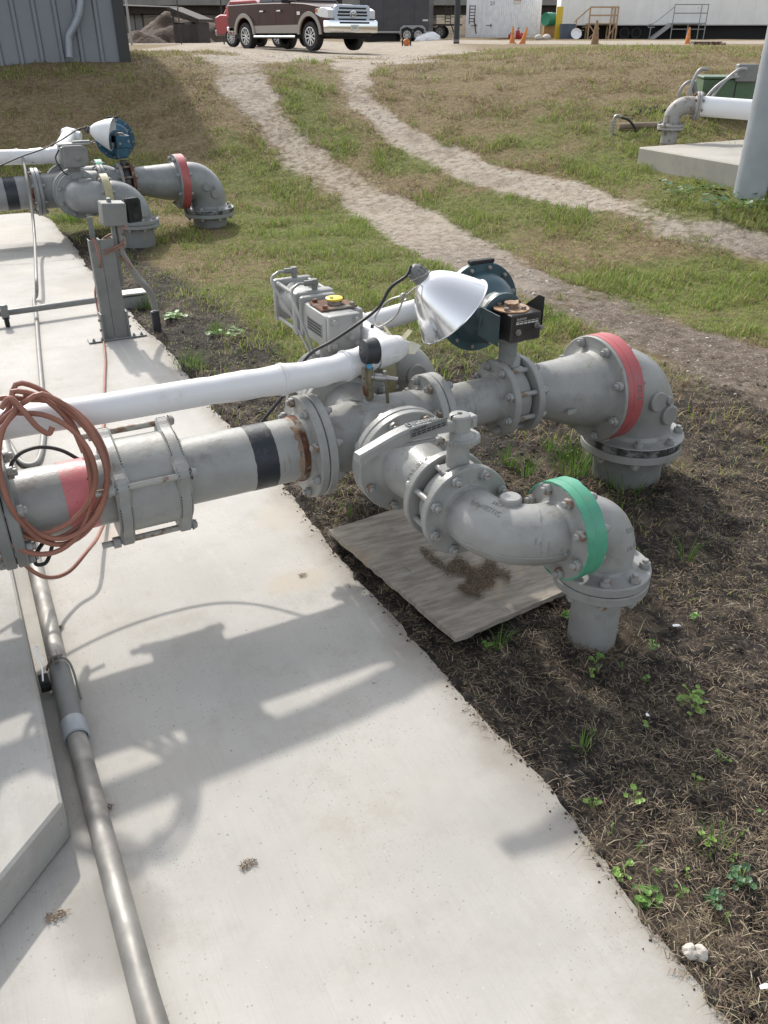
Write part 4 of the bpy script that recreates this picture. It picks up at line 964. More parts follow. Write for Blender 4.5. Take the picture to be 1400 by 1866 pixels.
FAR = dict(label='grey pipe header farther up the walkway with a cream banded front elbow and red flange', paint='greyfar', Y=8.27, z=.405, x0=-2.5, xm=.80, xt=1.36, xb=1.10, rM=.135, RM=.200, bcM=.175, th=.030,
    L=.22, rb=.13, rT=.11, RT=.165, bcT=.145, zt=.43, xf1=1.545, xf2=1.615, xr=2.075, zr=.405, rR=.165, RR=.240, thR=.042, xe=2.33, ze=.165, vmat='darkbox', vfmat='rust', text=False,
    bands=[(.53, .63, 'black_band')],
    branches=[dict(s=-1, r=.128, R=.190, bc=.165, f1=7.99, f2=7.935, neck=.62, ye=7.68, xj=1.28, rho=.19, band='yellow_band', boss=True, k=1.15, xe=1.51, ze=.215, rho2=.19, rr=.135, top=top_box),
              dict(s=1, r=.112, R=.165, bc=.145, f1=8.56, f2=8.62, neck=.60, ye=8.86, xj=1.45, rho=.17, band='green', boss=False, k=1, xe=1.62, ze=.22, rho2=.16, rr=.105, top=top_lever_far)])
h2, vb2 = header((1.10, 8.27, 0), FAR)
diaphragm_actuator(h2, vb2, (1.58, 8.27, .78), .22, .172, 'blue', 'blue', 'blue')

# ================================================================== THINGS ROUND THE HEADERS
# ---- white pipe A (wrapped, slightly bent) over the near header, and its twin at the far header
def white_pipe(label, pts1, r1, pts2, r2, pts3, r3, wraps, torn=False):
    root = thing('wrapped_pipe', label, 'white pipe', pts1[-1], 'white wrapped pipes over the headers')
    P = smooth(pts1, 10); n = len(P)
    rr = [r1 * (1 + .05 * math.sin(i * .9) * (i > n * .5) + (.07 if i > n * .55 else 0) * (1 - .4 * math.sin(i * .35))) for i in range(n)]
    a = MB().tube(P, rr, 32).build('long_run', 'pvc', root)
    for t in wraps:
        i = int(n * t); d = (P[i + 1] - P[i]).normalized()
        MB().lathe([(r1 * .98, 0), (rr[i] + .0035, .001), (rr[i] + .0035, .011), (r1 * .98, .013)], frame(P[i], d), 32).build('wrap_edge', 'pvc', a)
    e = V(pts1[-1]); k = V(pts2[0])
    m = MB().lathe([(r1 * 1.12, -.06), (r1 * 1.16, -.02), (r1 * 1.10, .03), (r1 * .9, .06), (r1 * .5, .075), (0, .078)], frame(e, e - V(pts1[-2])), 32)
    m.tube([e - UP * .002] + smooth(pts2, 6), [r2 * 1.15] + [r2 * 1.05] * 3 + [r2] * (len(smooth(pts2, 6)) - 3), 28)
    m.build('elbow_run', 'pvc', root)
    q = V(pts3[0]); m = MB().lathe([(0, -r3 * 1.35), (r3 * .8, -r3 * 1.2), (r3 * 1.25, -r3 * .5), (r3 * 1.25, r3 * 1.0), (r3 * 1.03, r3 * 1.25)], frame(q, V(pts3[1]) - q), 28).tube(pts3, r3, 28)
    m.build('end_run', 'pvc', root)
    if torn:
        for pts in ([(0, 0, 0), (.055, -.012, -.006), (.085, -.005, .018), (.052, .0, .036), (.012, .004, .030)], [(0, .02, .036), (.045, .018, .075), (.060, .014, .068), (.02, .02, .024)], [(.0, .07, .04), (-.02, .10, .085), (-.012, .105, .088), (.018, .075, .036)]):
            b = bmesh.new(); vs = [b.verts.new(V(e) + V((.040, -.012, -.012)) + V(p)) for p in pts]; b.faces.new(vs); bmesh.ops.solidify(b, geom=b.faces[:], thickness=.0012)
            MB().bm(b).build('torn_wrap', 'tape', root)
    return root
# near pipe: height and depth come from its own shadow on the walkway and from the picture
def onA(px, py, Y): return PY(px, py, Y)
ptsA = [(-2.2, 2.22, .70), (-.7, 2.27, .694), tuple(onA(0, 774, 2.298)), tuple(onA(180, 746, 2.302)), tuple(onA(370, 714, 2.308)), tuple(onA(510, 692, 2.325)), tuple(onA(600, 675, 2.345)), tuple(onA(660, 656, 2.365)), tuple(onA(705, 640, 2.385))]
e = V(ptsA[-1])
cor = PX(640, 592, 1.285); cor = V((cor.x, min(cor.y, 2.74), cor.z))
white_pipe('white wrapped pipe with torn end crossing above the foreground grey header', ptsA, .0425, [tuple(e), tuple(e * .45 + cor * .55), tuple(cor)], .046,
           [tuple(cor), tuple(PY(790, 555, cor.y + .02)), tuple(PY(850, 536, cor.y + .03))], .040, (.62, .80), True)
black_clip = thing('hose_clip', 'black strap bent around the white pipe beside the pressure gauge', 'strap', PX(663, 615, 1.26))
MB().tube(smooth([PX(657, 604, 1.235), PX(660, 616, 1.225), PX(668, 618, 1.235), PX(676, 605, 1.25), PX(679, 592, 1.26)], 5), .006, 8).build('strap', 'black', black_clip)

ptsF = [(-2.5, 8.30, .80)] + [tuple(PY(x, y, 8.42)) for x, y in ((0, 287), (60, 285), (105, 283))]
eF = V(ptsF[-1]); corF = V((eF.x + .32, eF.y + .95, eF.z + .10)); corF = PY(126, 246, eF.y + .8)
white_pipe('white wrapped pipe above the far header, going to the shaded lamp', ptsF, .062, [tuple(eF), tuple(eF * .5 + corF * .5), tuple(corF)], .062,
           [tuple(corF), tuple(PY(147, 251, corF.y - .05))], .055, (.75,))
# ---- reflector lamps
def lamp(label, sock, rimc, rr, shademat, sockmat, hold, cable, prof_k=1.):
    S_ = V(sock); a = (V(rimc) - S_); L = a.length; a.normalize(); f = frame(S_, a)
    root = thing('reflector_lamp', label, 'lamp', S_, 'clamp lamps on the white pipes')
    n = 22; out = []
    for i in range(n + 1):
        t = i / n; out.append((max(.026, rr * (t ** .52 if prof_k == 1 else (1 - (1 - t) ** 1.9) ** .75)), L * t))
    inn = [(r - .003, z + .001) for r, z in reversed(out)]
    pr = [(0, .0)] + out[0:] + [(rr + .003, L), (rr + .0035, L + .003), (rr, L + .005), (rr - .003, L + .002)] + inn + [(0, .012)]
    MB().lathe(pr, f, 72).build('lamp_shade', shademat, root, angle=50)
    b = MB().lathe([(0, .016), (.028, .014), (.029, .004), (.026, -.012), (.028, -.018), (.025, -.026), (.021, -.038), (.014, -.046), (0, -.048)], f, 28)
    for k in range(10): b.box(-.002, .002, .023, .029, -.034, .0, f @ Matrix.Rotation(k * .628, 4, 'Z'))
    so = b.build('lamp_socket', sockmat, root)
    MB().lathe([(.0, .02), (.028, .05), (.034, .075), (.026, .098), (0, .106)], f, 20).build('bulb', 'lens', root)
    if hold:
        MB().tube(smooth([S_ + f.to_3x3() @ V((.0, .034, -.006)), S_ + f.to_3x3() @ V((.036, .0, .01)), S_ + f.to_3x3() @ V((.0, -.036, -.004)), S_ + f.to_3x3() @ V((-.036, 0, -.02)), S_ + f.to_3x3() @ V((.0, .034, -.006))], 5), .0022, 6).build('wire_guard', 'galv', so)
        h = [V(p) for p in hold]
        coil = [h[1] + V((.012 * math.cos(t), 0.004 * t / 6, .012 * math.sin(t))) for t in np.linspace(0, 18, 36)]
        MB().tube(smooth(h, 6), .0030, 8).tube(coil, .0028, 6).build('clamp_spring', 'galv', root)
    MB().tube(smooth(cable, 8), .0056, 10).build('power_cable', 'black', root)
    return root
S1 = PY(768, 505, 2.36); R1 = S1 + (RT * .058 - CU * .050 + FW * .036) * 1.92
lc = [S1 - (R1 - S1).normalized() * .05, PY(740, 503, 2.36), PY(712, 524, 2.37), PY(690, 560, 2.38), PY(650, 592, 2.38), PY(605, 622, 2.40), PY(572, 640, 2.42), PY(553, 660, 2.44), PY(536, 690, 2.46), PY(505, 735, 2.44), (.60, 2.47, .30), (.35, 2.50, .265), (.05, 2.47, .29), (-.3, 2.44, .45)]
lamp('polished metal reflector lamp clamped above the foreground header, black cable trailing', S1, R1, .140, 'alu', 'greydark',
     [S1 + V((.0, .0, -.02)), PY(738, 542, 2.40), PY(722, 575, 2.44), PY(690, 596, 2.46), PY(684, 578, 2.5), PY(705, 550, 2.46), PY(735, 538, 2.41)], lc)
S2 = PY(163, 236, 8.30); R2 = S2 + (RT * .19 - CU * .03 + FW * .03)
lcF = [S2 - (R2 - S2).normalized() * .05, PY(140, 237, 8.3), PY(110, 256, 8.25), PY(80, 271, 8.2), PY(40, 285, 8.15), PY(5, 300, 8.1), PY(-60, 330, 8.05)]
lamp('white reflector lamp clamped above the far header beside its blue round casing', S2, R2, .135, 'alufar', 'darkbox', [S2 + V((.05, 0, -.06)), S2 + V((.02, 0, -.1)), S2 + V((-.10, 0, -.10)), S2 + V((-.18, 0, -.11))], lcF)

# ---- orange hose: coil hung on the header, tail over the walkway to the strut post
hose = thing('hose', 'orange hose coiled around the left end of the foreground header', 'hose', (.1, 2.19, .4))
pts = []
cx0, cz0 = .095, .575
for k in range(5 * 18 + 5):
    t = k / 18 * 2 * math.pi; lp = k // 18
    rx = .146 + .020 * math.sin(lp * 2.3 + 1) + .008 * math.sin(t * 1.3 + lp); rz = .196 + .030 * math.sin(lp * 1.7) + .008 * math.cos(t * 1.7 + lp * 2)
    x_ = cx0 - .014 + .026 * math.sin(lp * 2.9 + t * .1) + rx * math.sin(t); z_ = cz0 + .012 * math.sin(lp * 3.1) + rz * math.cos(t)
    y_ = 2.175 + .055 * max(0, (z_ - .55) / .22) - .006 * lp + .018 * math.sin(t * 1.0 + lp * 1.3)
    pts.append((x_, min(y_, 2.192 + .05 * max(0, (z_ - .58) / .2)), z_))
MB().tube(smooth(pts, 3), .0074, 10).build('coil', 'hose', hose)
MB().tube(smooth([PY(2, 745, 2.19), PY(18, 726, 2.19), PY(40, 745, 2.175), PY(65, 775, 2.165), PY(88, 790, 2.16), PY(96, 778, 2.165)], 8), .0076, 10).build('loose_end', 'hose', hose)
def slabp(px, py, z=.010): p = PZ(px, py, z); return (p.x, p.y, z)
MB().tube(smooth([(-.10, 2.19, .46), PY(0, 940, 2.20), PY(25, 985, 2.25), PY(45, 1028, 2.32), PY(85, 1052, 2.40), PY(125, 1042, 2.46), PY(160, 1003, 2.54), PZ(180, 975, .05), slabp(197, 925), slabp(193, 860), slabp(189, 790), slabp(190, 730), slabp(191, 690), slabp(192, 650), slabp(186, 600), PZ(177, 556, .10), PZ(174, 528, .2), (.752, 5.06, .45), (.745, 5.05, .55), (.74, 5.07, .60)], 8), .0068, 10).build('tail', 'hose', hose)
cb = thing('cable_loop', 'thin black cable looped behind and below the coiled orange hose', 'cable', (.1, 2.35, .3))
MB().tube(smooth([PY(165, 850, 2.45), PY(145, 838, 2.45), PY(110, 820, 2.46), PY(70, 815, 2.46), PY(35, 828, 2.45), PY(20, 855, 2.44), (.03, 2.43, .42), (.07, 2.42, .33), PY(95, 975, 2.36), PY(94, 1000, 2.30), PY(84, 1025, 2.26), PY(66, 1028, 2.25), PY(66, 1010, 2.25), PY(78, 990, 2.28), PY(92, 972, 2.35), (.12, 2.42, .34)], 8), .006, 10).build('cable', 'black', cb)
gh = thing('conduit_hose', 'grey flexible hose hung over the far white pipe and lying along the walkway', 'hose', (.3, 5, 0))
MB().tube(smooth([PY(20, 275, 8.5), PY(33, 274, 8.44), PY(42, 290, 8.36), PY(50, 330, 8.10), PY(57, 370, 7.98), PY(63, 430, 7.55), PZ(66, 500, .14), PZ(67, 535, .04), slabp(62, 548, .014), slabp(66, 575, .014), slabp(70, 630, .014), slabp(76, 700, .014), slabp(80, 760, .014), slabp(78, 805, .014), slabp(70, 838, .014), slabp(55, 848, .014), slabp(35, 838, .014), slabp(15, 805, .014), slabp(-30, 740, .014), slabp(-90, 650, .014)], 8), .0125, 12).build('hose', 'greyhose', gh)

# ---- strut post with open junction box and flexible conduit
st = thing('strut_post', 'grey double strut post with open junction box and flexible conduit at the walkway edge', 'post', (.79, 5.11, 0))
for i, (a, b, h) in enumerate(((.714, .770, .585), (.772, .852, .585))):
    m = MB()
    o = [(a, 5.085), (b, 5.085), (b, 5.150), (a, 5.150)]
    w_ = .004
    poly = [(a, 5.084), (b, 5.084), (b, 5.150), (b - w_, 5.150), (b - w_, 5.084 + w_), (a + w_, 5.084 + w_), (a + w_, 5.150), (a, 5.150)]
    m.prism(poly, .004, h); m.build('strut_channel', 'galv' if 0 else 'greydark', st)
MB().box(.855, .876, 5.105, 5.145, .30, .80, bev=.002).box(.735, .765, 5.158, 5.164, .50, .70).build('tall_strut', 'greydark', st)
bp = MB().box(.610, .955, 5.045, 5.125, .003, .010, bev=.002)
for x_ in (.64, .69, .88, .925): bp.hexa(.010, .010, .018, Matrix.Translation((x_, 5.062, 0))).cyl((x_, 5.062, .018), (x_, 5.062, .027), .005, n=8)
bp.build('base_plate', 'greydark', st)
for x_ in (.708, .858):
    b_ = MB().box(x_ - .006, x_ + .006, 5.07, 5.14, .010, .16, bev=.002)
    for z_ in (.06, .12): b_.hexa(.009, 0, .012, frame((x_ + (-.006 if x_ < .8 else .006), 5.10, z_), (-1 if x_ < .8 else 1, 0, 0)))
    b_.build('foot_bracket', 'greydark', st)
T2 = frame((.885, 5.12, .715), (0, -1, 0), (1, 0, 0)) @ Matrix.Rotation(R(-4), 4, 'Z')
jb = MB().box(-.075, .060, -.062, .062, -.07, .055, T2, .005).build('junction_box', 'greydark', st)
hd = frame((.965, 5.10, .725), (.35, -.95, 0), (.95, .35, 0))
lid = MB().prism([(-.005, -.068), (.070, -.068), (.085, -.055), (.085, .050), (.070, .066), (-.005, .066)], -.030, .0, hd, .003).build('box_cover', 'dark', jb)
lr = MB()
for r0, z0 in ((.024, .004), (.017, .006)): lr.lathe([(r0 - .004, 0), (r0 - .004, z0), (r0, z0), (r0, 0)], hd @ Matrix.Translation((.040, .028, 0)), 24)
lr.lathe([(0, .003), (.018, .003), (.018, 0)], hd @ Matrix.Translation((.040, -.032, 0)), 20)
lr.build('cover_sockets', 'black', lid)
MB().tube(smooth([(.90, 5.14, .66), (.90, 5.135, .60), (.905, 5.12, .54), PY(222, 460, 5.12), PY(250, 505, 5.14), PY(272, 530, 5.16), PY(283, 562, 5.17)], 8), .020, 16).build('flexible_conduit', 'greyhose', st)
q = G(288, 600); MB().cyl((q.x, q.y, -.03), (q.x - .004, q.y + .004, .115), .026, n=20).build('conduit_sleeve', 'gaugeblack', st)
wr = thing('wire_wrap', 'orange cable wound around the strut post under its junction box', 'cable', (.8, 5.1, .6))
pts = []
for k in range(60): t = k / 60 * 2.3 * 6.283; pts.append((.845 + .075 * math.cos(t), 5.12 + .058 * math.sin(t), .575 - .07 * k / 60 + .03 * math.sin(t + .7 + k * .02)))
pts = [PY(232, 412, 5.0), PY(225, 416, 5.02)] + pts + [(.90, 5.06, .46), (.92, 5.08, .42), (.935, 5.10, .40)]
MB().tube(smooth(pts, 2), .0048, 8).build('cable', 'hose', wr)
# ---- low rail with a caster clamp and the capped box at its end
rl = thing('low_rail', 'grey pipe rail lying across the walkway behind the strut post', 'rail', (.5, 5.8, 0))
MB().tube([PZ(-90, 585, .075), PZ(10, 570, .075), PZ(175, 547, .075), PZ(230, 538, .075)], .020, 16).build('rail_pipe', 'greydark', rl)
q = PZ(10, 575, .07); MB().box(q.x - .022, q.x + .022, q.y - .03, q.y + .03, .05, .125, bev=.006).lathe([(0, .14), (.02, .138), (.026, .125), (.026, .12)], Matrix.Translation((q.x, q.y, 0)), 16).build('clamp', 'greydark', rl)
MB().cyl((q.x - .014, q.y - .02, .034), (q.x + .014, q.y - .02, .034), .032, n=20, bev=.004).build('caster_wheel', 'dark', rl)
q = PZ(238, 540, .06); bxx = thing('capped_stub', 'grey capped metal stub in the soil behind the strut post', 'pipe stub', (q.x, q.y, 0))
MB().box(q.x - .12, q.x + .10, q.y - .06, q.y + .06, -.05, .075, bev=.022, seg=2).build('stub_body', 'greydark', bxx)
MB().box(q.x - .125, q.x + .105, q.y - .065, q.y + .065, .0755, .092, bev=.007).build('stub_cap', 'galv', bxx)

# ---- steel conduit lying on the walkway in the foreground
cz = .031
cn = thing('steel_conduit', 'long weathered steel conduit lying beside the concrete pad', 'conduit', (0, 1.6, cz))
MB().tube([(.024, .4, cz), (.004, 1.0, cz), (.001, 1.760, cz)], .0262, 28).build('pipe_length', 'conduit', cn)
MB().tube([(.001, 1.79, cz + .002), (.002, 2.03, cz + .001)], .0285, 28).build('pipe_sleeve', 'greydark', cn)
MB().tube([(.002, 2.01, cz), (.006, 2.3, cz), (.012, 2.9, cz), (.015, 4.6, cz)], .0265, 28).build('pipe_length', 'conduit', cn)
MB().lathe([(.028, 0), (.034, .002), (.0345, .008), (.033, .01), (.033, .062), (.031, .066), (.028, .066)], frame((.002, 1.735, cz), (0, 1, 0)), 32).build('coupling', 'pole', cn)
MB().tube(smooth([(.037, 1.91, .008), (.036, 2.01, cz + .005), (.026, 2.04, cz + .026), (.002, 2.045, cz + .033), (-.020, 2.045, cz + .025), (-.03, 2.05, .03)], 5), .0032, 8).box(-.010, -.006, 2.025, 2.055, cz + .02, cz + .058).box(.004, .008, 2.025, 2.055, cz + .02, cz + .058).cyl((-.02, 2.04, cz + .045), (.02, 2.04, cz + .045), .005, n=8).build('pipe_clamp', 'bolt_dark', cn)
MB().box(-.056, -.030, 1.965, 2.01, .02, .055, bev=.003).cyl((-.055, 1.975, .04), (-.028, 1.975, .04), .012, n=12).build('clamp_bracket', 'dark', cn)
tw = thing('twine', 'frayed white twine on the pad edge beside the steel conduit', 'twine', (-.05, 1.98, .12))
MB().tube(smooth([PZ(82, 1205, .122), PZ(66, 1190, .125), PZ(64, 1178, .135), PZ(70, 1181, .125), PZ(67, 1196, .12), PZ(76, 1213, .12), (-.045, 1.93, .09)], 5), .0022, 6).build('strand', 'paper', tw)

# ---- plywood sheet and the clump of dead grass on it
pw = [(.992, 2.372), (1.080, 1.630), (1.572, 1.690), (1.490, 2.430)]
pc = V((1.28, 2.03, 0))
ply = thing('plywood_sheet', 'weathered plywood sheet lying on the soil under the lever valve', 'plywood', pc)
tilt = Matrix.Translation((0, 0, .018)) @ Matrix.Translation(pc) @ Matrix.Rotation(R(1.0), 4, 'Y') @ Matrix.Translation(-pc)
def raggle(P, n=24, a=.003):
    out = []
    for (x0, y0), (x1, y1) in zip(P, P[1:] + P[:1]):
        for i in range(n): t = i / n; out.append((x0 + (x1 - x0) * t + random.uniform(-a, a), y0 + (y1 - y0) * t + random.uniform(-a, a)))
    return out
for i in range(3): MB().prism(raggle(pw, a=.0015 + .001 * (2 - i)), .0062 * i, .0062 * i + .0058, tilt).build('ply_layer' if i < 2 else 'top_veneer', 'ply', ply, flat=True)
def tuft(n, cx_, cy_, rx, ry, z, hmax, cols, flat, shape=None):
    P = np.zeros((n, 3)); a = RNG.random(n) * 6.283; r = np.sqrt(RNG.random(n)); P[:, 0] = cx_ + rx * r * np.cos(a); P[:, 1] = cy_ + ry * r * np.sin(a); P[:, 2] = z
    if shape is not None: P = shape(P)
    k = RNG.integers(0, len(cols), n); col = np.array(cols)[k] * (1 + (RNG.random((n, 1)) - .5) * .4)
    return P, hmax * (.35 + .65 * RNG.random(n)), flat + RNG.random(n) * .35, a, col
STRW = [(.10, .065, .04), (.17, .115, .07), (.06, .04, .027), (.24, .175, .11)]
P1 = tuft(4200, 1.315, 1.875, .11, .13, .044, .024, STRW, 1.25); P2 = tuft(380, 1.235, 2.04, .018, .085, .041, .018, STRW, 1.3)
kk = fbm(P1[0][:, 0] * 17, P1[0][:, 1] * 17, 5, 4) > .47 + .20 * (np.hypot((P1[0][:, 0] - 1.315) / .11, (P1[0][:, 1] - 1.875) / .13)) ** 2 - .06; P1 = [q[kk] if isinstance(q, np.ndarray) else q for q in P1]
P = np.concatenate([P1[0], P2[0]]); o = blades('dead_grass_clump', P, np.concatenate([P1[1], P2[1]]), np.full(len(P), .0016), np.concatenate([P1[2], P2[2]]), RNG.random(len(P)) * 6.283, np.concatenate([P1[4], P2[4]]), 'straw', .25)
del o['kind']; tag(o, 'clump of brown dead grass in the middle of the plywood sheet', 'grass clump')
# small debris clumps on the concrete
for (px, py, k, lab) in ((452, 1576, 1., 'tuft of dead grass alone in the middle of the bright walkway'), (193, 1474, .9, 'crumbling leaf scrap on the walkway beside the steel conduit'), (107, 1145, .8, 'small dark leaf scrap on the walkway near the coiled hose'), (103, 1670, 1.2, 'brown grass scrap on the walkway left of the steel conduit'), (552, 1048, .7, 'dark grass scrap on the walkway near the plywood corner')):
    p = PZ(px, py, .002); n = int(70 * k); Q = tuft(n, p.x, p.y, .020 * k, .009 * k, .003, .014, STRW, 1.42)
    o = blades('dead_grass_scrap', Q[0] + np.array([[0, 0, 0]]) + np.stack([np.zeros(n), np.zeros(n), RNG.random(n) * .006], 1), Q[1], np.full(n, .0018), Q[2], RNG.random(n) * 6.28, Q[4], 'straw', .3)
    del o['kind']; tag(o, lab, 'debris', 'plant scraps on the walkway')
ps = MB()
pb = thing('white_pebble', 'tiny white pebble on the shaded walkway below the header', 'pebble', PZ(681, 1241, 0))
p = PZ(681, 1241, .004); b = bmesh.new(); bmesh.ops.create_icosphere(b, subdivisions=2, radius=.006)
for v in b.verts: v.co *= random.uniform(.8, 1.2)
MB().bm(b, Matrix.Translation(p)).build('pebble', 'stone', pb)
for i, (px, py, r_, lab) in enumerate(((1258, 1733, .016, 'left one of two pale stones at the walkway edge'), (1275, 1735, .015, 'right one of two pale stones at the walkway edge'))):
    p = PZ(px, py, .012); b = bmesh.new(); bmesh.ops.create_icosphere(b, subdivisions=3, radius=r_)
    for v in b.verts: v.co = V((v.co.x * .8, v.co.y, v.co.z)) * (1 + .95 * (float(fbm(v.co.x * 75 + i * 9, v.co.y * 75 + v.co.z * 60, 3, 3)) - .5))
    tag(MB().bm(b, Matrix.Translation(p)).build('stone', 'stone', flat=True), lab, 'stone', 'pale stones')
for px, py, lab, sz in ((1233, 1140, 'white paper scrap on the soil right of the green riser', .016), (1396, 1798, 'white paper scrap at the bottom right in the straw', .016), (1180, 1303, 'tiny white paper scrap on the dark soil', .005)):
    p = G(px, py, .012); a = random.uniform(-.3, .3); f = frame((p.x, p.y, p.z), (.2, -.3, 1), (math.cos(a), math.sin(a), 0)); b = MB()
    b.prism([(-sz, -.003), (sz, -.004), (sz * .8, .004), (0, .006), (-sz * .9, .004)], 0, .0012, f); tag(b.build('paper_scrap', 'paper'), lab, 'paper scrap', 'paper scraps')

# ---- weeds in the soil
def leafv(L, wd, n=7, lobe=True):
    """a lobed round leaf as outline points in its own plane"""
    out = []
    for k in range(22):
        a = 2 * math.pi * k / 22; r = 1 - (.16 * (k % 3 == 0) if lobe else 0) - .45 * math.exp(-((a - math.pi) / .35) ** 2)
        out.append((L * r * math.cos(a), wd * r * math.sin(a)))
    return out
def weed(px, py, nl, sz, sp, m, lab, hgt=.02, lobe=True):
    p = G(px, py); p = V((p.x, p.y, float(terrain(p.x, p.y) + soil_relief(p.x, p.y)) - .014)); root = thing('weed', lab, 'weed', p, 'small leafy weeds in the soil')
    stems = MB(); lv = MB()
    for i in range(nl):
        a = random.uniform(0, 6.28); d = sp * math.sqrt(random.random()); h = hgt * random.uniform(.6, 1.5)
        q = p + V((d * math.cos(a), d * math.sin(a), h)); stems.tube(smooth([p + V((0, 0, -.005)), (p + q) / 2 + UP * h * .3, q], 3), .0011, 5)
        s_ = sz * random.uniform(.45, 1.05); nrm = V((random.uniform(-.4, .4), random.uniform(-.45, .25), 1)); pl = leafv(s_, s_ * .92, lobe=lobe)
        f = frame(q, nrm, (math.cos(a), math.sin(a), 0)); n = len(pl); pts = [(0, 0, -.003)] + [(x_, y_, .12 * s_ * random.random()) for x_, y_ in pl]
        lv.add(pts, [(0, k + 1, (k + 1) % n + 1) for k in range(n)], f)
    stems.build('stem', 'leafpale', root); lv.build('leaves', m, root, angle=60)
WEEDS = [(1175, 1638, 16, .013, .032, 'leaf', 'leafy green weed hanging over the walkway edge'), (1130, 1588, 9, .010, .030, 'leafpale', 'pale small weed at the walkway edge left of the leafy weed'), (1155, 1462, 6, .010, .028, 'leafpale', 'loose ring of yellow green weed leaves in dark soil'), (1270, 1420, 5, .009, .022, 'leafpale', 'pale leaf trio of weed in the middle of the soil'), (1312, 1382, 4, .008, .030, 'leafpale', 'three separate yellow green weed leaves right in the soil'),
         (1268, 1275, 20, .012, .050, 'leafpale', 'wide patch of pale weed leaves below the paper scrap'), (1350, 1608, 18, .010, .028, 'leafdark', 'dense dark green rosette weed at the right edge'), (1305, 1640, 12, .010, .022, 'leafdark', 'smaller dark green rosette weed left of the dense one'), (1283, 1540, 6, .009, .018, 'leafpale', 'bright weed beside a grass tuft near the right edge'), (1080, 1470, 5, .008, .02, 'leafpale', 'small weed sprouting near the broken walkway edge'),
         (1178, 1232, 4, .009, .010, 'leaf', 'single green weed sprig below the riser pipe'), (1190, 1182, 6, .010, .02, 'leaf', 'small weed right of the green riser base'), (1265, 1128, 5, .012, .012, 'leaf', 'bright weed beside the white paper scrap'), (1185, 1320, 3, .008, .02, 'leafpale', 'two pale weed leaves on bare dark soil'), (885, 1175, 6, .010, .022, 'leaf', 'weed growing at the front edge of the plywood'), (1020, 1120, 6, .011, .03, 'leaf', 'weed between the plywood corner and the riser'),
         (1085, 1208, 4, .009, .02, 'leaf', 'weed sprig right in front of the green riser'), (320, 580, 22, .022, .07, 'leaf', 'leafy weed patch beside the conduit sleeve of the strut post'), (410, 608, 26, .018, .11, 'leaf', 'leafy weed patch in the soil behind the walkway'), (1240, 350, 30, .035, .35, 'leafdark', 'dark clover patch against the far concrete pad'), (1340, 375, 34, .035, .30, 'leafdark', 'dark clover patch around the base of the leaning pole')]
for i in range(18):
    px_, py_ = random.uniform(1000, 1395), random.uniform(1190, 1760)
    q_ = G(px_, py_)
    if q_.x > slab_edge(np.array(q_.y)) + .05: WEEDS.append((px_, py_, random.randint(2, 4), random.uniform(.004, .008), .012, random.choice(('leaf', 'leafpale', 'leafdark')), 'tiny weed seedling of two or three leaves in the soil'))
for wv in WEEDS: weed(*wv, hgt=.02 if wv[3] < .03 else .07)
def grass_tuft(px, py, n, h, rad, lab):
    p = G(px, py); Q = tuft(n, p.x, p.y, rad, rad, float(terrain(p.x, p.y)) - .012, h, [(.07, .17, .025), (.11, .21, .04), (.16, .24, .06)], .1)
    o = blades('grass_tuft', Q[0], Q[1], np.full(n, .0034) * (1 + h), Q[2], Q[3], Q[4], 'blade', .5); del o['kind']; tag(o, lab, 'grass tuft', 'grass tufts in the soil')
for t in ((910, 1175, 16, .12, .02, 'thin grass tuft standing at the front edge of the plywood'), (960, 860, 40, .12, .04, 'grass tuft between the red flange and green flange'), (1045, 850, 150, .16, .10, 'thick grass tuft against the red riser flange'), (925, 840, 50, .12, .05, 'grass tuft below the red reducer'), (1000, 815, 24, .14, .03, 'tall thin grass tuft under the reducer'), (1140, 900, 60, .10, .12, 'shaded grass tuft in front of the red riser base'), (1250, 1020, 24, .12, .03, 'grass tuft right of the green riser flange'), (1300, 1550, 26, .10, .03, 'grass tuft beside a bright weed near the right edge'),
          (345, 665, 110, .13, .09, 'bright grass tuft at the walkway edge behind the pipes'), (395, 600, 60, .10, .07, 'low grass tuft in the brown soil left of the piston actuator'), (265, 555, 90, .14, .09, 'grass tuft behind the strut post'), (130, 400, 160, .18, .16, 'bright grass tuft under the far header elbow'), (395, 405, 120, .22, .12, 'grass tuft right of the far red riser'), (640, 930, 16, .07, .03, 'small grass tuft in the soil below the pipe cross'), (1060, 1365, 14, .09, .02, 'dark grass tuft near the walkway edge in the soil'), (1010, 580, 90, .12, .10, 'grass tuft beside the oxidized actuator box'), (760, 590, 60, .12, .09, 'grass tuft below the reflector lamp')):
    grass_tuft(*t)

# ================================================================== RIGHT MIDDLE GROUND
def zt_(p): return float(terrain(p.x, p.y))
# leaning pole at the right edge
b0 = G(1366, 352); ub = V((b0.x, b0.y, b0.z)); tp = PS(1455, -60, b0.dot(HD) + .02)
dirp = (tp - ub).normalized()
pl = thing('leaning_pole', 'grey painted steel pole leaning to the right beside the far concrete pad', 'pole', ub)
MB().tube([ub - dirp * .2, ub + dirp * 5.2], .136, 40).build('pole', 'pole', pl)
b1 = G(1398, 336); p2 = thing('steel_pole', 'white steel pole cut off by the right edge behind the leaning pole', 'pole', b1)
MB().tube([b1 - UP * .2, b1 + UP * 2.2], .06, 24).build('pole', 'whitepipe', p2)
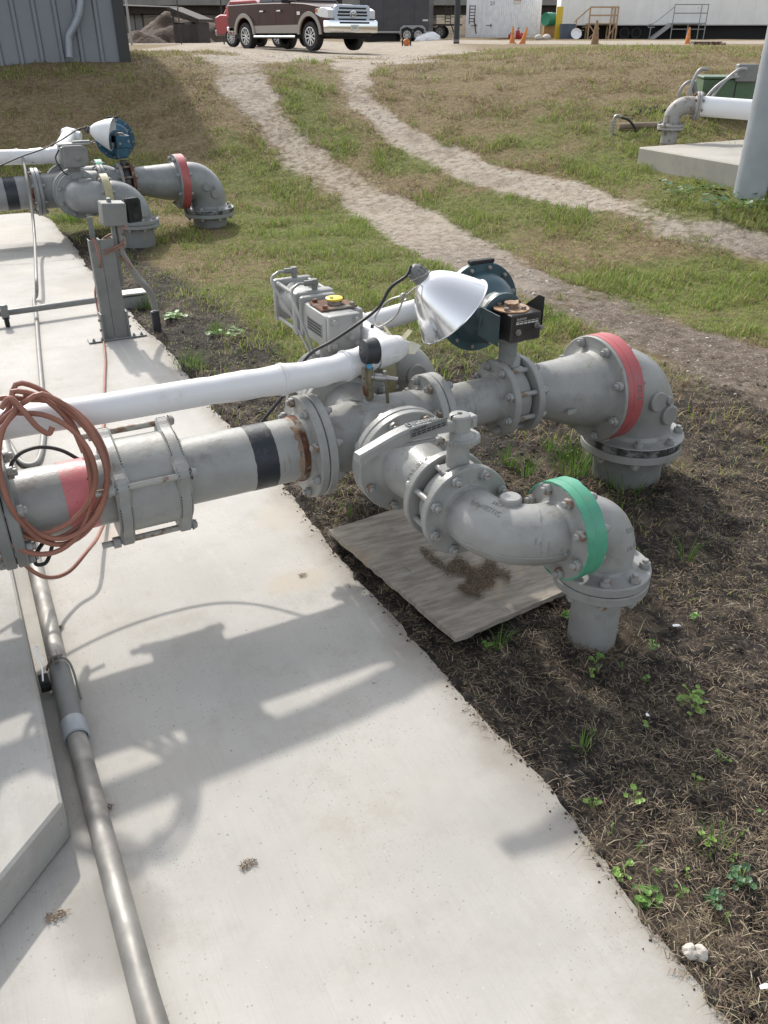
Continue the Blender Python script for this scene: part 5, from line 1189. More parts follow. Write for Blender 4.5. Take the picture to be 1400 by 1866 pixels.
# concrete pad: its front-left corner shows
c0 = G(1162, 296); zt0 = zt_(c0); ctop = zt0 + .15
c1 = G(1345, 345); fx = V((c1.x - c0.x, c1.y - c0.y, 0)); d1 = PZ(1300, 262, ctop); c0t = PZ(1164, 268, ctop); c1t = PZ(1342, 298, ctop)
ex = (c1t - c0t); ex.z = 0; ex.normalize(); ey = (PZ(1356, 254, ctop) - c0t); ey.z = 0; ey.normalize()
Lp = (c1t - c0t).length + .12
Q = [c0t, c0t + ex * Lp, c0t + ex * Lp + (ey * .8 + ex * .6).normalized() * 4.6, c0t + ey * 4.6]
structure(MB().prism([(q.x, q.y) for q in Q], zt0 - .8, ctop, bev=.012).build('far_concrete_pad', 'padfar', flat=True))
# white pipe with elbow and riser behind the pad
rb0 = PZ(1217, 263, ctop - .03); sR = rb0.dot(HD)
wp = thing('white_pipe_riser', 'white horizontal pipe with rusty flange turning down into the ground behind the far pad', 'pipe', rb0)
ev = PS(1219, 196, sR); e2 = PS(1262, 190, sR); e3 = PS(1480, 206, sR - .25); fl_ = PS(1218, 231, sR)
ev = V((rb0.x, rb0.y, ev.z)); ax_ = (e3 - e2).normalized(); top_ = V((ev.x, ev.y, e2.z)); k0 = top_ + ax_ * .24
rv = .083
elbow(wp, tuple(k0), tuple(top_), (top_.x, top_.y, fl_.z + .02), .15, rv * 1.05, 'mottled')
flange(wp, (top_.x, top_.y, fl_.z), (0, 0, 1), .138, .026, rv, 8, .118, .2, 1, 'mottled', boltmat='bolt_dark')
flange(wp, tuple(k0), tuple(ax_), .138, .026, rv, 8, .118, .2, 1, 'mottled', boltmat='bolt_dark')
MB().tube([tuple(k0 + ax_ * .02), tuple(k0 + ax_ * 3.4)], .098, 36).build('horizontal_pipe', 'whitepipe', wp)
MB().tube([(top_.x, top_.y, fl_.z - .02), (top_.x, top_.y, fl_.z - .16)], rv, 32).build('riser_pipe', 'mottled', wp)
MB().tube([(top_.x, top_.y, fl_.z - .155), (top_.x, top_.y, zt0 - .4)], rv * .98, 32).build('buried_pipe', 'brownpipe', wp)
# green electrical cabinet with grey conduits
gp = PS(1335, 188, sR + .95); gp = onground(gp); sG = gp.dot(HD)
gb = thing('electrical_cabinet', 'faded green electrical cabinet with grey conduits behind the white pipe', 'cabinet', gp)
hx = (RT * .98 - HD * .18).normalized(); fG = frame(gp, UP, hx)
hG = PS(1330, 140, sG).z - gp.z
cab = MB().box(-.36, .62, -.0, .62, -.3, hG - .025, fG, .01).build('cabinet_body', 'boxgreen', gb)
MB().box(-.375, .635, -.015, .635, hG - .024, hG, fG, .006).build('cabinet_lid', 'boxgreen', gb)
MB().box(-.005, .005, -.006, .0, -.05, hG - .05, fG).build('door_seam', 'dark', cab)
jb = MB().box(-.02, .20, -.06, .12, hG - .05, hG + .13, fG, .01).build('junction_box', 'greydark', gb)
for a_, b_ in (((1275, 128), (1252, 190)), ((1330, 142), (1280, 190)), ((1345, 128), (1290, 192))):
    A_ = PS(*a_, sG - .12); B_ = PS(*b_, sG - .12); m_ = (A_ + B_) / 2 + UP * .03 - RT * .02
    MB().tube(smooth([A_ + RT * .10 + UP * .01, A_, m_, B_, B_ - UP * .12], 6), .018, 12).build('conduit', 'steel', gb)
lp = thing('conduit_riser', 'dark grey bent conduit riser standing behind the white elbow', 'conduit', onground(PS(1262, 190, sR + .9)))
MB().tube(smooth([PS(1238, 185, sR + .9), PS(1240, 165, sR + .9), PS(1250, 152, sR + .9), PS(1262, 148, sR + .9), PS(1266, 160, sR + .9), PS(1268, 182, sR + .9), PS(1269, 215, sR + .9)], 5), .016, 12).build('bent_conduit', 'steel', lp)
MB().cyl(PS(1263, 149, sR + .9), PS(1268, 172, sR + .9), .035, .030, 12).build('conduit_fitting', 'greydark', lp)
# brown pipe and small hydrant with hose
bq = [PS(1130, 214, sR + .6), PS(1175, 211, sR + .6), PS(1212, 208, sR + .6), PS(1236, 206, sR + .6)]
bpz = thing('brown_pipe', 'rusty brown pipe lying in the grass behind the white riser', 'pipe', onground(bq[1]))
MB().tube([onground(q, .03) for q in bq], .034, 16).build('pipe', 'brownpipe', bpz)
hy0 = onground(PS(1119, 215, sR + .5))
hy = thing('hose_bib', 'small galvanized hose bib with black hose in the grass at right', 'hose bib', hy0)
m = MB().cyl(hy0 - UP * .1, hy0 + UP * .13, .018, n=12)
for z_ in (.02, .05, .08, .11): m.cyl(hy0 + UP * z_, hy0 + UP * (z_ + .014), .028, n=12)
m.tube(smooth([hy0 + UP * .12, hy0 + UP * .165 + RT * .015, hy0 + UP * .175 + RT * .05, hy0 + UP * .16 + RT * .08], 5), .018, 10); m.build('bib_pipe', 'galv', hy)
MB().tube(smooth([hy0 + UP * .16 + RT * .07, hy0 + UP * .13 + RT * .17, hy0 + UP * .05 + RT * .25, hy0 - UP * .06 + RT * .30], 6), .013, 10).build('hose', 'black', hy)
dh = onground(PS(1185, 201, sR + 1.3)); x_ = dh.x + RNG.normal(0, .16, 90); y_ = dh.y + RNG.normal(0, .08, 90)
lumps('turned_soil', x_, y_, .010 + .022 * RNG.random(90), 'clod')

# ================================================================== BACKGROUND
def onS(px, s, dz=0.):
    """ground point under picture column px at distance s"""
    p = PS(px, 70, s); return onground(p, dz)
# ---- metal building at the left
wl = onS(-160, 13.3); wr_ = onS(213, 14.3); d_ = (wr_ - wl); d_.z = 0; Lw = d_.length; d_.normalize(); nrm_ = V((d_.y, -d_.x, 0))
bz = min(wl.z, wr_.z)
bd = thing('metal_building', 'grey ribbed metal building with a pale downspout at the upper left', 'building', wl)
fB = frame(V((wl.x, wl.y, 0)), UP, d_)        # local x along wall, -y... towards the viewer
sgn = 1 if (fB.to_3x3() @ V((0, 1, 0))).dot(HD) > 0 else -1
prof = []; xx = 0; rp = .285
while xx < Lw - .02:
    prof += [(xx, 0), (min(Lw, xx + rp * .70), 0), (min(Lw, xx + rp * .78), -.034 * sgn), (min(Lw, xx + rp * .92), -.034 * sgn)]; xx += rp
prof += [(Lw, 0)]
pol = prof + [(Lw, 6 * sgn), (0, 6 * sgn)]
MB().prism(pol, bz - .25, bz + 2.4, fB).build('ribbed_wall', 'siding', bd, flat=True)
MB().box(Lw + .001, Lw + .16, -.05 if sgn > 0 else -6, 6 if sgn > 0 else .05, bz - .2, bz + 2.42, fB).build('corner_trim', 'sidingtrim', bd)
MB().box(-.3, Lw + .3, -.25 if sgn > 0 else -6.2, 6.2 if sgn > 0 else .25, bz + 2.425, bz + 2.53, fB).build('roof', 'siding', bd)
def onwall(px, py, off):
    o = V((wl.x, wl.y, 0)); n_ = nrm_ if nrm_.dot(HD) < 0 else -nrm_; d = ray(px, py); t = ((o - CAM).dot(n_) + off) / d.dot(n_); return CAM + d * t
dsp = [onwall(148, -120, .09), onwall(147, -8, .09), onwall(146, 12, .10), onwall(143, 30, .10), onwall(133, 52, .10), onwall(126, 66, .10), onwall(126, 82, .10), onwall(127, 104, .10)]
ds = MB().tube(smooth(dsp, 5), .052, 14).build('downspout', 'downspout', bd)
for i in (3, 5): q = dsp[i]; MB().lathe([(.05, 0), (.058, .002), (.058, .03), (.05, .032)], frame(q, dsp[i - 1] - q), 16).build('joint', 'downspout', ds)
# ---- overpass far left
so = 95
def onH(px, py, s): return PS(px, py, s)
ov = thing('concrete_overpass', 'long grey concrete overpass on columns far behind the fence', 'overpass', onS(330, so))
zb = onH(330, 10, so).z; fO = frame(V((onS(330, so).x, onS(330, so).y, 0)), UP, RT)
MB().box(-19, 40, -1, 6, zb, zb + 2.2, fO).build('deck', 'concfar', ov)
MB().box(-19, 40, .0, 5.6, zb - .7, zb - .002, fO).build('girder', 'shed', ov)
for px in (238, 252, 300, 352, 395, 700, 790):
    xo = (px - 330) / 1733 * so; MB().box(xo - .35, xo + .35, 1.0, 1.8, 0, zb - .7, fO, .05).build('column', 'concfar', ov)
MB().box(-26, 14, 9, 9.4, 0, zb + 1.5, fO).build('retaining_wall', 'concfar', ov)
# ---- hillside behind the yard
def hill(name, s, px0, px1, pyt, material, depth=30):
    n = 40; v = []; f = []
    for i in range(n + 1):
        px = px0 + (px1 - px0) * i / n; b = onS(px, s); t = PS(px, pyt + 26 * (float(fbm(px * .008, s, 3, 3)) - .5), s + depth)
        for k in range(9):
            u = k / 8; q = b.lerp(t, u); q.z = b.z + (t.z - b.z) * (u ** .8) + (float(fbm(px * .02, k * .7, 8, 3)) - .5) * .5 * u; v.append(q)
    for i in range(n):
        for k in range(8): a = i * 9 + k; f.append((a, a + 9, a + 10, a + 1))
    return structure(MB().add(v, f).build(name, material, angle=80))
M['hill'] = mat('dry_hillside', (.20, .165, .115), .95, vary=(.25, .2), bump=(1, .6, .3), layers=[(.4, .55, .7, (.11, .105, .06))])
hill('hillside', 100, -200, 1900, -95, 'hill')
# ---- dirt piles
for (px, s, wdt, ht, lab) in ((312, 52, 2.2, 1.35, 'tall brown dirt pile left of the dark shed'), (258, 50, 1.4, .65, 'low dirt pile left of the tall one behind the fence'), (405, 55, 1.7, 1.1, 'brown dirt pile between the dark shed and the truck')):
    p = onS(px, s); n = 26; v = []; f = []
    for i in range(n + 1):
        for j in range(n + 1):
            a, b = i / n * 2 - 1, j / n * 2 - 1; r_ = min(1, math.hypot(a, b)); h = ht * (1 - r_ ** 2) ** 1.1 * (.9 * float(fbm(a * 2.2 + px, b * 2.2, 4, 4)) + .48)
            v.append(p + RT * (a * wdt * 1.1) + HD * (b * wdt) + UP * (h - .05))
    for i in range(n):
        for j in range(n): q = i * (n + 1) + j; f.append((q, q + n + 1, q + n + 2, q + 1))
    o = MB().add(v, f).build('dirt_pile', 'dirtpile', angle=80); tag(o, lab, 'dirt pile', 'dirt piles behind the fence')
# ---- dark lean-to shed
sp_ = onS(352, 50); fS = frame(sp_, UP, (RT * .96 - HD * .28).normalized())
sh = thing('lean_to_shed', 'small dark brown lean-to shed with sloping roof between dirt piles', 'shed', sp_)
MB().box(-.70, .70, -.7, -.62, -.05, .82, fS).box(-.70, -.64, -.615, .6, -.05, .9, fS).box(.64, .70, -.615, .6, -.05, .9, fS).build('wall', 'shed', sh)
MB().prism([(-.95, 1.62), (.80, 1.05), (.80, .92), (-.95, 1.48)], -.95, .7, frame(sp_, -(fS.to_3x3() @ V((0, 1, 0))), (fS.to_3x3() @ V((1, 0, 0))))).prism([(-.8, 1.42), (.74, .92), (.74, .86), (-.8, 1.2)], .60, .66, frame(sp_, -(fS.to_3x3() @ V((0, 1, 0))), (fS.to_3x3() @ V((1, 0, 0))))).build('roof', 'shed', sh)
for x_ in (-.67, .67): MB().box(x_ - .03, x_ + .03, -.70, -.64, .82, 1.02 if x_ > 0 else 1.45, fS).build('post', 'shed', sh)
MB().box(-.25, .2, -.3, .2, -.02, .93, fS, .05).build('bin', 'concfar', sh)
# ---- fence posts and rail
fs_ = [(229, 41, .06), (239, 43, .05), (330, 46, .030), (408, 44, .030)]
for i, (px, s, r_) in enumerate(fs_):
    p = onS(px, s); o = thing('fence_post', ['thick steel gate post right of the metal building', 'thin steel gate post just right of the thick one', 'thin dark fence post left of the dark shed roof', 'thin dark fence post left of the red vehicle'][i], 'fence post', p, 'fence posts at the yard edge')
    MB().tube([p - UP * .1, p + UP * 2.6], r_, 12).build('post', 'steel' if i < 2 else 'shed', o)
    MB().lathe([(r_ * 1.25, 0), (r_ * 1.25, .03), (0, .06)], Matrix.Translation(p + UP * 2.6), 12).build('post_cap', 'steel', o)
p, q = onS(229, 41), onS(330, 46)
tag(MB().tube([p + UP * 1.50 + HD * .1, q + UP * 1.52 - HD * .05], .022, 8).build('fence_rail', 'steel'), 'horizontal steel fence rail between the gate post and a thin dark post', 'fence rail')
# ---- dark utility post
p = onS(832, 45); pp = thing('utility_post', 'dark wooden post standing in front of the white container', 'post', p)
MB().tube([p - UP * .2, p + UP * 5.], [.14, .125], 16).build('post', 'postdark', pp)
MB().lathe([(.135, 0), (.146, .02), (.146, .10), (.135, .12)], Matrix.Translation(p + UP * .05), 16).build('base_band', 'bolt_dark', pp)

# ---- pickup truck
def wheel(root, c, ax, r, wdt, spokes=5, rimmat='alloy', name='wheel'):
    f = frame(c, ax); h = wdt / 2
    w_ = MB().lathe([(r * .60, -h * .9), (r * .92, -h), (r * .985, -h * .8), (r, -h * .4), (r, h * .4), (r * .985, h * .8), (r * .92, h), (r * .62, h * .94), (r * .60, h * .7)], f, 40).build(name, 'dark', root)
    MB().lathe([(r * .60, -h * .88), (r * .93, -h * 1.01), (r * .99, -h * .78), (r * 1.003, -h * .4), (r * 1.003, h * .4), (r * .99, h * .78), (r * .93, h * 1.01), (r * .62, h * .95)], f, 40).build('tyre', 'tyre', w_)
    m = MB().lathe([(r * .62, h * .55), (r * .64, h * .93), (r * .60, h * .95), (r * .57, h * .6), (r * .57, h * .2), (0, h * .2)], f, 36)
    ri = m.build('rim', 'dark', w_)
    m = MB().lathe([(r * .635, h * .90), (r * .645, h * .96), (r * .60, h * .98), (r * .575, h * .75)], f, 36).lathe([(0, h * .86), (r * .10, h * .84), (r * .13, h * .6), (r * .13, h * .2)], f, 20)
    for k in range(spokes):
        a = k * 2 * math.pi / spokes; g = f @ Matrix.Rotation(a, 4, 'Z')
        for da in (-.17, .17): m.add([(r * .10, -r * .035 + r * da * .35, h * .80), (r * .10, r * .035 + r * da * .35, h * .80), (r * .60, r * .055 + r * da, h * .86), (r * .60, -r * .055 + r * da, h * .86), (r * .10, -r * .035 + r * da * .35, h * .3), (r * .10, r * .035 + r * da * .35, h * .3), (r * .60, r * .055 + r * da, h * .3), (r * .60, -r * .055 + r * da, h * .3)], [(0, 1, 2, 3), (4, 7, 6, 5), (0, 4, 5, 1), (1, 5, 6, 2), (2, 6, 7, 3), (3, 7, 4, 0)], g)
    m.build('spokes', rimmat, ri)
    return w_
def archpts(cx_, r, z0, n=14, rev=False):
    p = [(cx_ + r * math.cos(math.pi * i / n), z0 + r * math.sin(math.pi * i / n)) for i in range(n + 1)]
    return p
def truck():
    a = onS(453, 32.9, 0); b_ = onS(571, 30.4, 0)
    # near wheels stand on columns 453 and 571; the truck is 3.70 m between axles
    dpx = None
    best = None
    for s0 in np.arange(28, 40, .25):
        P0 = onS(453, s0)
        for s1 in np.arange(s0 - 3.7, s0 - .5, .05):
            P1 = onS(571, s1); e = abs((P1 - P0).length - 3.70)
            # wheel height in the picture fixes s0 at about 33.7
            sc = e * 4 + abs(s0 - 33.4)
            if best is None or sc < best[0]: best = (sc, P0, P1)
    P0, P1 = best[1], best[2]; fwd = (P1 - P0); fwd.z = 0; fwd.normalize(); left = UP.cross(fwd)
    mid = (P0 + P1) / 2 + left * .86; mid.z = (P0.z + P1.z) / 2
    t = thing('pickup_truck', 'dark maroon pickup truck with beige trim and chrome grille parked on the gravel', 'pickup truck', mid)
    f = frame(mid, UP, fwd)                       # x forward, y left, z up
    side = f @ Matrix.Rotation(math.pi / 2, 4, 'X')      # local x, z -> polygon plane; extrudes along -y
    W = .985
    ra = .52
    lower = [(-2.90, .70), (-2.94, 1.0), (-2.93, 1.36), (-.98, 1.38), (.98, 1.36), (1.6, 1.33), (2.35, 1.24), (2.66, 1.14), (2.76, .95), (2.78, .62)] + [(x_, z_) for x_, z_ in archpts(1.85, ra, .46)] + [(1.3, .52), (-1.3, .52)] + [(x_, z_) for x_, z_ in archpts(-1.85, ra, .46)] + [(-2.5, .62)]
    body = MB().prism(lower, -W, W, side, .025).build('body', 'maroon', t)
    MB().box(-2.85, 2.6, -.70, .70, .34, .60, f).build('chassis', 'dark', t)
    cabp = lambda y: [(-1.02, y[0], 1.375), (-.86, y[1], 1.90), (.36, y[1], 1.92), (1.08, y[0], 1.365)]
    cabin = MB().loft([(x_, -yy, z_) for x_, yy, z_ in cabp((.90, .74))], [(x_, yy, z_) for x_, yy, z_ in cabp((.90, .74))], f).build('cabin', 'maroon', t)
    for sg in (-1, 1):
        n_ = V((0, sg * (1.905 - 1.375), .16)).normalized()
        for (x0, x1, x2, x3) in ((-.93, -.80, -.22, -.22), (-.14, -.14, .30, .86)):
            pts = [(x0, sg * .888, 1.41), (x1, sg * .765, 1.85), (x2, sg * .765, 1.85), (x3, sg * .888, 1.41)]
            q = [V(p) + n_ * .012 for p in pts]; MB().loft([V(p) - n_ * .01 for p in pts], q, f).build('window', 'glass', cabin)
    pts = [(1.02, -.82, 1.42), (.42, -.70, 1.87), (.42, .70, 1.87), (1.02, .82, 1.42)]; n_ = V((.6, 0, .8)); MB().loft([V(p) - n_ * .01 for p in pts], [V(p) + n_ * .012 for p in pts], f).build('windshield', 'glass', cabin)
    MB().box(-2.88, -1.06, -.88, .88, 1.381, 1.40, f).build('bed_cover', 'dark', t)
    for sg in (-1, 1):
        # seams, handles, rocker, flares
        m = MB()
        for x_ in (-.95, .02, 1.12): m.box(x_ - .006, x_ + .006, sg * (W + .0005) - .002, sg * (W + .0005) + .002, .56, 1.35, f)
        m.build('door_seam', 'dark', body)
        for x_ in (-.72, .26): MB().box(x_ - .11, x_ + .11, sg * (W + .002), sg * (W + .045), 1.12, 1.165, f, .012).build('door_handle', 'chrome', body)
        MB().prism([(-1.30, .50), (1.30, .50), (1.30, .74), (-1.30, .72)], min(sg * W * -1, sg * (W + .012) * -1), max(sg * W * -1, sg * (W + .012) * -1), side).build('rocker_panel', 'beige', body)
        for x_ in (-1.85, 1.85):
            o_ = archpts(x_, ra + .12, .46, 18); i_ = archpts(x_, ra - .01, .46, 18)
            lo_ = [(x_ - ra - .13, .42)] if x_ < 0 else [(x_ - ra - .12, .46)]
            y0, y1 = sorted((-sg * (W - .02), -sg * (W + .045)))
            MB().prism(o_ + list(reversed(i_)), y0, y1, side, .010).build('fender_flare', 'beige', body)
            c = f @ V((x_, sg * .86, .41)); wheel(t, c, (f.to_3x3() @ V((0, sg, 0))), .412, .27)
        sb = MB().tube([f @ V((-1.22, sg * 1.03, .40)), f @ V((1.15, sg * 1.03, .40))], .045, 12)
        sb = sb.build('running_board', 'chrome', t)
        for x_ in (-.55, .45): MB().box(x_ - .18, x_ + .18, sg * 1.03 - .03, sg * 1.03 + .03, .436, .452, f).build('step_pad', 'black', sb)
        MB().box(.72, .84, min(sg * 1.0, sg * 1.26), max(sg * 1.0, sg * 1.26), 1.34, 1.58, f, .03).box(.74, .80, min(sg * .88, sg * 1.1), max(sg * .88, sg * 1.1), 1.36, 1.42, f).build('mirror', 'dark', t)
        hl = MB().prism([(2.16, 1.02), (2.42, .93), (2.795, .90), (2.80, 1.12), (2.60, 1.20), (2.2, 1.19)], min(-sg * .70, -sg * (W + .008)), max(-sg * .70, -sg * (W + .008)), side, .015).build('headlight', 'lens', t)
        MB().box(2.18, 2.30, sg * (W + .010) - .003, sg * (W + .010) + .003, 1.06, 1.16, f).build('marker_lamp', 'amber', hl)
        MB().box(-2.96, -2.80, min(sg * .80, sg * (W + .006)), max(sg * .80, sg * (W + .006)), .98, 1.33, f, .02).build('tail_light', 'redlens', t)
        MB().box(2.62, 2.87, min(sg * .62, sg * .80), max(sg * .62, sg * .80), .62, .76, f, .02).build('fog_light', 'dark', t)
        bd_ = MB().box(1.20, 1.36, sg * (W + .001) - .001, sg * (W + .001) + .004, 1.07, 1.10, f).box(1.20, 1.36, sg * (W + .001) - .001, sg * (W + .001) + .004, 1.02, 1.05, f); bd_.build('badge', 'chrome', body)
    # nose
    gf = frame(f @ V((2.80, 0, 1.0)), (f.to_3x3() @ V((1, 0, -.06))), f.to_3x3() @ V((0, 1, 0)))
    gr = MB().prism([(-.74, -.12), (-.60, -.26), (.60, -.26), (.74, -.12), (.74, .20), (.66, .27), (-.66, .27), (-.74, .20)], -.06, .03, gf, .015).build('grille', 'grille', t)
    for i, (z0, z1, hw) in enumerate(((.155, .205, .56), (.045, .105, .60), (-.035, .015, .62), (-.145, -.095, .58))): MB().box(-hw, hw, z0, z1, .0305, .034, gf).build('grille_slot', 'dark', gr)
    em = MB()
    def ring(a_, b_, cx_, cy_, r_): em.tube([(cx_ + a_ * math.cos(k * .2618), cy_ + b_ * math.sin(k * .2618), .052) for k in range(25)], r_, 6, False, gf)
    ring(.125, .090, 0, .03, .012); ring(.038, .080, 0, .030, .011); ring(.090, .030, 0, .075, .010)
    em.build('emblem', 'chrome', gr)
    MB().box(2.55, 2.93, -1.0, 1.0, .50, .86, f, .05, 2).build('front_bumper', 'chrome', t)
    MB().box(2.929, 2.934, -.62, .62, .76, .81, f).build('bumper_slot', 'dark', t)
    pt = MB().box(2.931, 2.94, -.16, .16, .57, .73, f, .004).build('license_plate', 'label', t)
    mk = MB()
    for i in range(6): mk.box(2.9405, 2.942, -.11 + i * .038, -.085 + i * .038, .62, .68, f)
    mk.build('plate_print', 'steel', pt)
    MB().box(-3.02, -2.90, -.98, .98, .55, .70, f, .03).build('rear_bumper', 'chrome', t)
    MB().box(2.3, 2.75, -.9, .9, .40, .56, f, .04).build('air_dam', 'dark', t)
    return t, f
tr_, tf = truck()
# ---- red car behind the truck's tail
p = onS(424, 40); rc = thing('red_car', 'red vehicle half hidden behind the tail of the maroon pickup', 'car', p)
fR = frame(p, UP, (RT * .80 - HD * .6).normalized()); sR_ = fR @ Matrix.Rotation(math.pi / 2, 4, 'X')
rcb = MB().prism([(-.0, .45), (-.02, 1.05), (.3, 1.15), (3.9, 1.1), (4.3, .9), (4.3, .45)], -.9, .9, sR_, .04).prism([(.35, 1.14), (.8, 1.62), (2.2, 1.62), (2.9, 1.12)], -.78, .78, sR_, .03).build('body', 'redcar', rc)
MB().box(-.10, .02, -.88, .88, .40, .60, fR, .03).build('rear_bumper', 'steel', rc)
MB().box(-.03, .02, -.88, -.70, .75, 1.0, fR).build('tail_light', 'redlens', rc); MB().box(-.03, .02, .70, .88, .75, 1.0, fR).build('tail_light', 'redlens', rc)
for x_ in (.85, 3.45):
    for sg in (-1, 1): wheel(rc, fR @ V((x_, sg * .80, .34)), fR.to_3x3() @ V((0, sg, 0)), .34, .22)
# ---- dark enclosed trailer and flatbed with ramps
p = onS(727, 62); t = thing('enclosed_trailer', 'dark enclosed cargo trailer with tandem wheels behind the pickup', 'trailer', p)
fT = frame(p, UP, (RT * .985 - HD * .17).normalized())
hb = MB().box(-2.6, 1.95, 0, 2.3, .62, 3.2, fT, .03).build('trailer_box', 'trailer', t)
MB().box(-2.65, 2.0, -.02, 2.32, .50, .615, fT).build('floor_frame', 'steel', t)
MB().box(-2.4, -.2, .3, 2.0, .02, .49, fT).build('undercarriage', 'dark', t)
for x_ in (.55, 1.28):
    for y_, sg in ((.0, -1), (2.28, 1)): wheel(t, fT @ V((x_, y_, .38)), fT.to_3x3() @ V((0, sg, 0)), .38, .22, 6)
o_ = []; 
fd = [(.05, .42), (.12, .78), (.32, .92), (1.55, .92), (1.75, .78), (1.82, .42), (1.74, .42), (1.66, .72), (1.28, .84), (.92, .70), (.55, .84), (.20, .72), (.14, .42)]
MB().prism(fd, .02, .20, fT @ Matrix.Rotation(math.pi / 2, 4, 'X'), .008).build('fender', 'steel', t)
for x_ in (-2.0, -1.0, 0., 1.): MB().box(x_ - .006, x_ + .006, -.006, -.001, .65, 3.1, fT).build('panel_seam', 'dark', hb)
MB().box(1.55, 1.90, -.016, -.004, 1.15, 1.25, fT).build('marker_sticker', 'label', hb)
MB().box(-3.2, -2.61, .9, 1.4, .45, .55, fT).build('tongue', 'steel', t)
p = onS(808, 67); t = thing('flatbed_trailer', 'black flatbed utility trailer with raised ramps between the dark trailer and container', 'trailer', p)
fT = frame(p, UP, (RT * .98 - HD * .2).normalized())
MB().box(-2.6, 1.05, 0, 2.0, .80, .90, fT).build('deck', 'shed', t)
for x_ in (-1.2, -.28):
    for y_, sg in ((.05, -1), (1.95, 1)): wheel(t, fT @ V((x_, y_, .40)), fT.to_3x3() @ V((0, sg, 0)), .40, .22, 6, 'steel')
for y0 in (.1, 1.35):
    rmp = MB(); x_ = .05 if y0 < 1 else 1.6
    for dx in (0, .38): rmp.box(x_ + dx, x_ + dx + .05, y0, y0 + .06, .88, 2.05, fT)
    for k in range(6): rmp.box(x_ + .02, x_ + .41, y0 + .01, y0 + .05, 1.02 + k * .19, 1.07 + k * .19, fT)
    rmp.build('ramp', 'shed', t)
MB().tube([fT @ V((.5, .3, .85)), fT @ V((.75, .3, .25))], .04, 8).tube([fT @ V((1.95, 1.4, 1.2)), fT @ V((2.15, 1.4, .3))], .04, 8).build('ramp_leg', 'shed', t)
MB().tube([fT @ V((-2.6, 1.9, 1.35)), fT @ V((1.1, 1.9, 1.35))], .025, 8).build('side_rail', 'shed', t)
# ---- white container
cA, cB = onS(848, 69), onS(905, 68.5); cC = onS(995, 74)
ct = thing('shipping_container', 'white shipping container numbered 20 with closed end doors', 'container', cA)
dx_ = (cB - cA); dx_.z = 0; wc = dx_.length; dx_.normalize(); fC = frame(cA, UP, dx_); sy = (cC - cB); sy.z = 0; lc_ = 6.06
fC2 = frame(cA, UP, dx_); yl = (fC2.to_3x3().inverted() @ sy.normalized()); yv = V((yl.x, yl.y, 0)).normalized()
Hc = 2.62
def cp(x_, y_, z_): return fC2 @ (V((x_, 0, z_)) + yv * y_)
base = [(0, 0), (wc, 0), (wc + yv.x * lc_, yv.y * lc_), (yv.x * lc_, yv.y * lc_)]
bx = MB().prism(base, .05, Hc, fC2).build('container_body', 'container', ct)
for dd in (0, 1):
    x0, x1 = .06 + dd * (wc / 2 - .04), wc / 2 - .015 + dd * (wc / 2 - .05)
    door = MB().box(x0, x1, -.035, -.001, .16, Hc - .14, fC2, .008).build('door', 'container', bx)
    for i in range(2):
        for j in range(3):
            xa = x0 + .06 + i * (x1 - x0 - .06) / 2; MB().box(xa, xa + (x1 - x0) / 2 - .10, -.042, -.0355, .26 + j * .78, .26 + j * .78 + .66, fC2, .003).build('door_panel', 'container', door)
    for xr_ in (x0 + .30, x1 - .28): MB().tube([fC2 @ V((xr_, -.06, .14)), fC2 @ V((xr_, -.06, Hc - .14))], .017, 8).build('lock_rod', 'container', door)
    xm_ = (x0 + x1) / 2; MB().box(xm_ - .20, xm_ + .22, -.078, -.062, .78, .83, fC2).box(xm_ + .10, xm_ + .18, -.080, -.079 + .03, .70, .90, fC2).build('latch_handle', 'bolt_dark', door)
MB().text('20', .34, .002, frame(fC2 @ V((wc - .42, -.046, Hc - .48)), fC2.to_3x3() @ V((0, -1, 0)), fC2.to_3x3() @ V((1, 0, 0)))).build('number', 'ink', bx)
ribs = MB(); k = 0
nb_ = (fC2.to_3x3() @ V((yv.y, -yv.x, 0))).normalized()
while k * .28 < lc_ - .3:
    a_ = cp(wc, .15 + k * .28, .2) ; b2 = cp(wc, .15 + k * .28 + .14, .2); ribs.loft([a_, b2, b2 + UP * (Hc - .4), a_ + UP * (Hc - .4)], [a_ + nb_ * .03, b2 + nb_ * .03, b2 + nb_ * .03 + UP * (Hc - .4), a_ + nb_ * .03 + UP * (Hc - .4)]); k += 1
ribs.build('side_corrugation', 'container', bx)
a_ = cp(wc, 1.9, 2.15) + nb_ * .035; u_ = (cp(wc, 2.9, 2.15) - cp(wc, 1.9, 2.15)).normalized()
sg_ = MB().loft([a_, a_ + u_ * 1.1, a_ + u_ * 1.1 + UP * .5, a_ + UP * .5], [a_ + nb_ * .012, a_ + u_ * 1.1 + nb_ * .012, a_ + u_ * 1.1 + UP * .5 + nb_ * .012, a_ + UP * .5 + nb_ * .012]).build('sign_panel', 'label', bx)
q = MB()
for i in range(4): c_ = a_ + u_ * (.12 + i * .26) + UP * .20 + nb_ * .0125; q.loft([c_, c_ + u_ * .15, c_ + u_ * .15 + UP * .28, c_ + UP * .28], [v + nb_ * .004 for v in (c_, c_ + u_ * .15, c_ + u_ * .15 + UP * .28, c_ + UP * .28)])
q.build('sign_marks', 'redpaint', sg_)
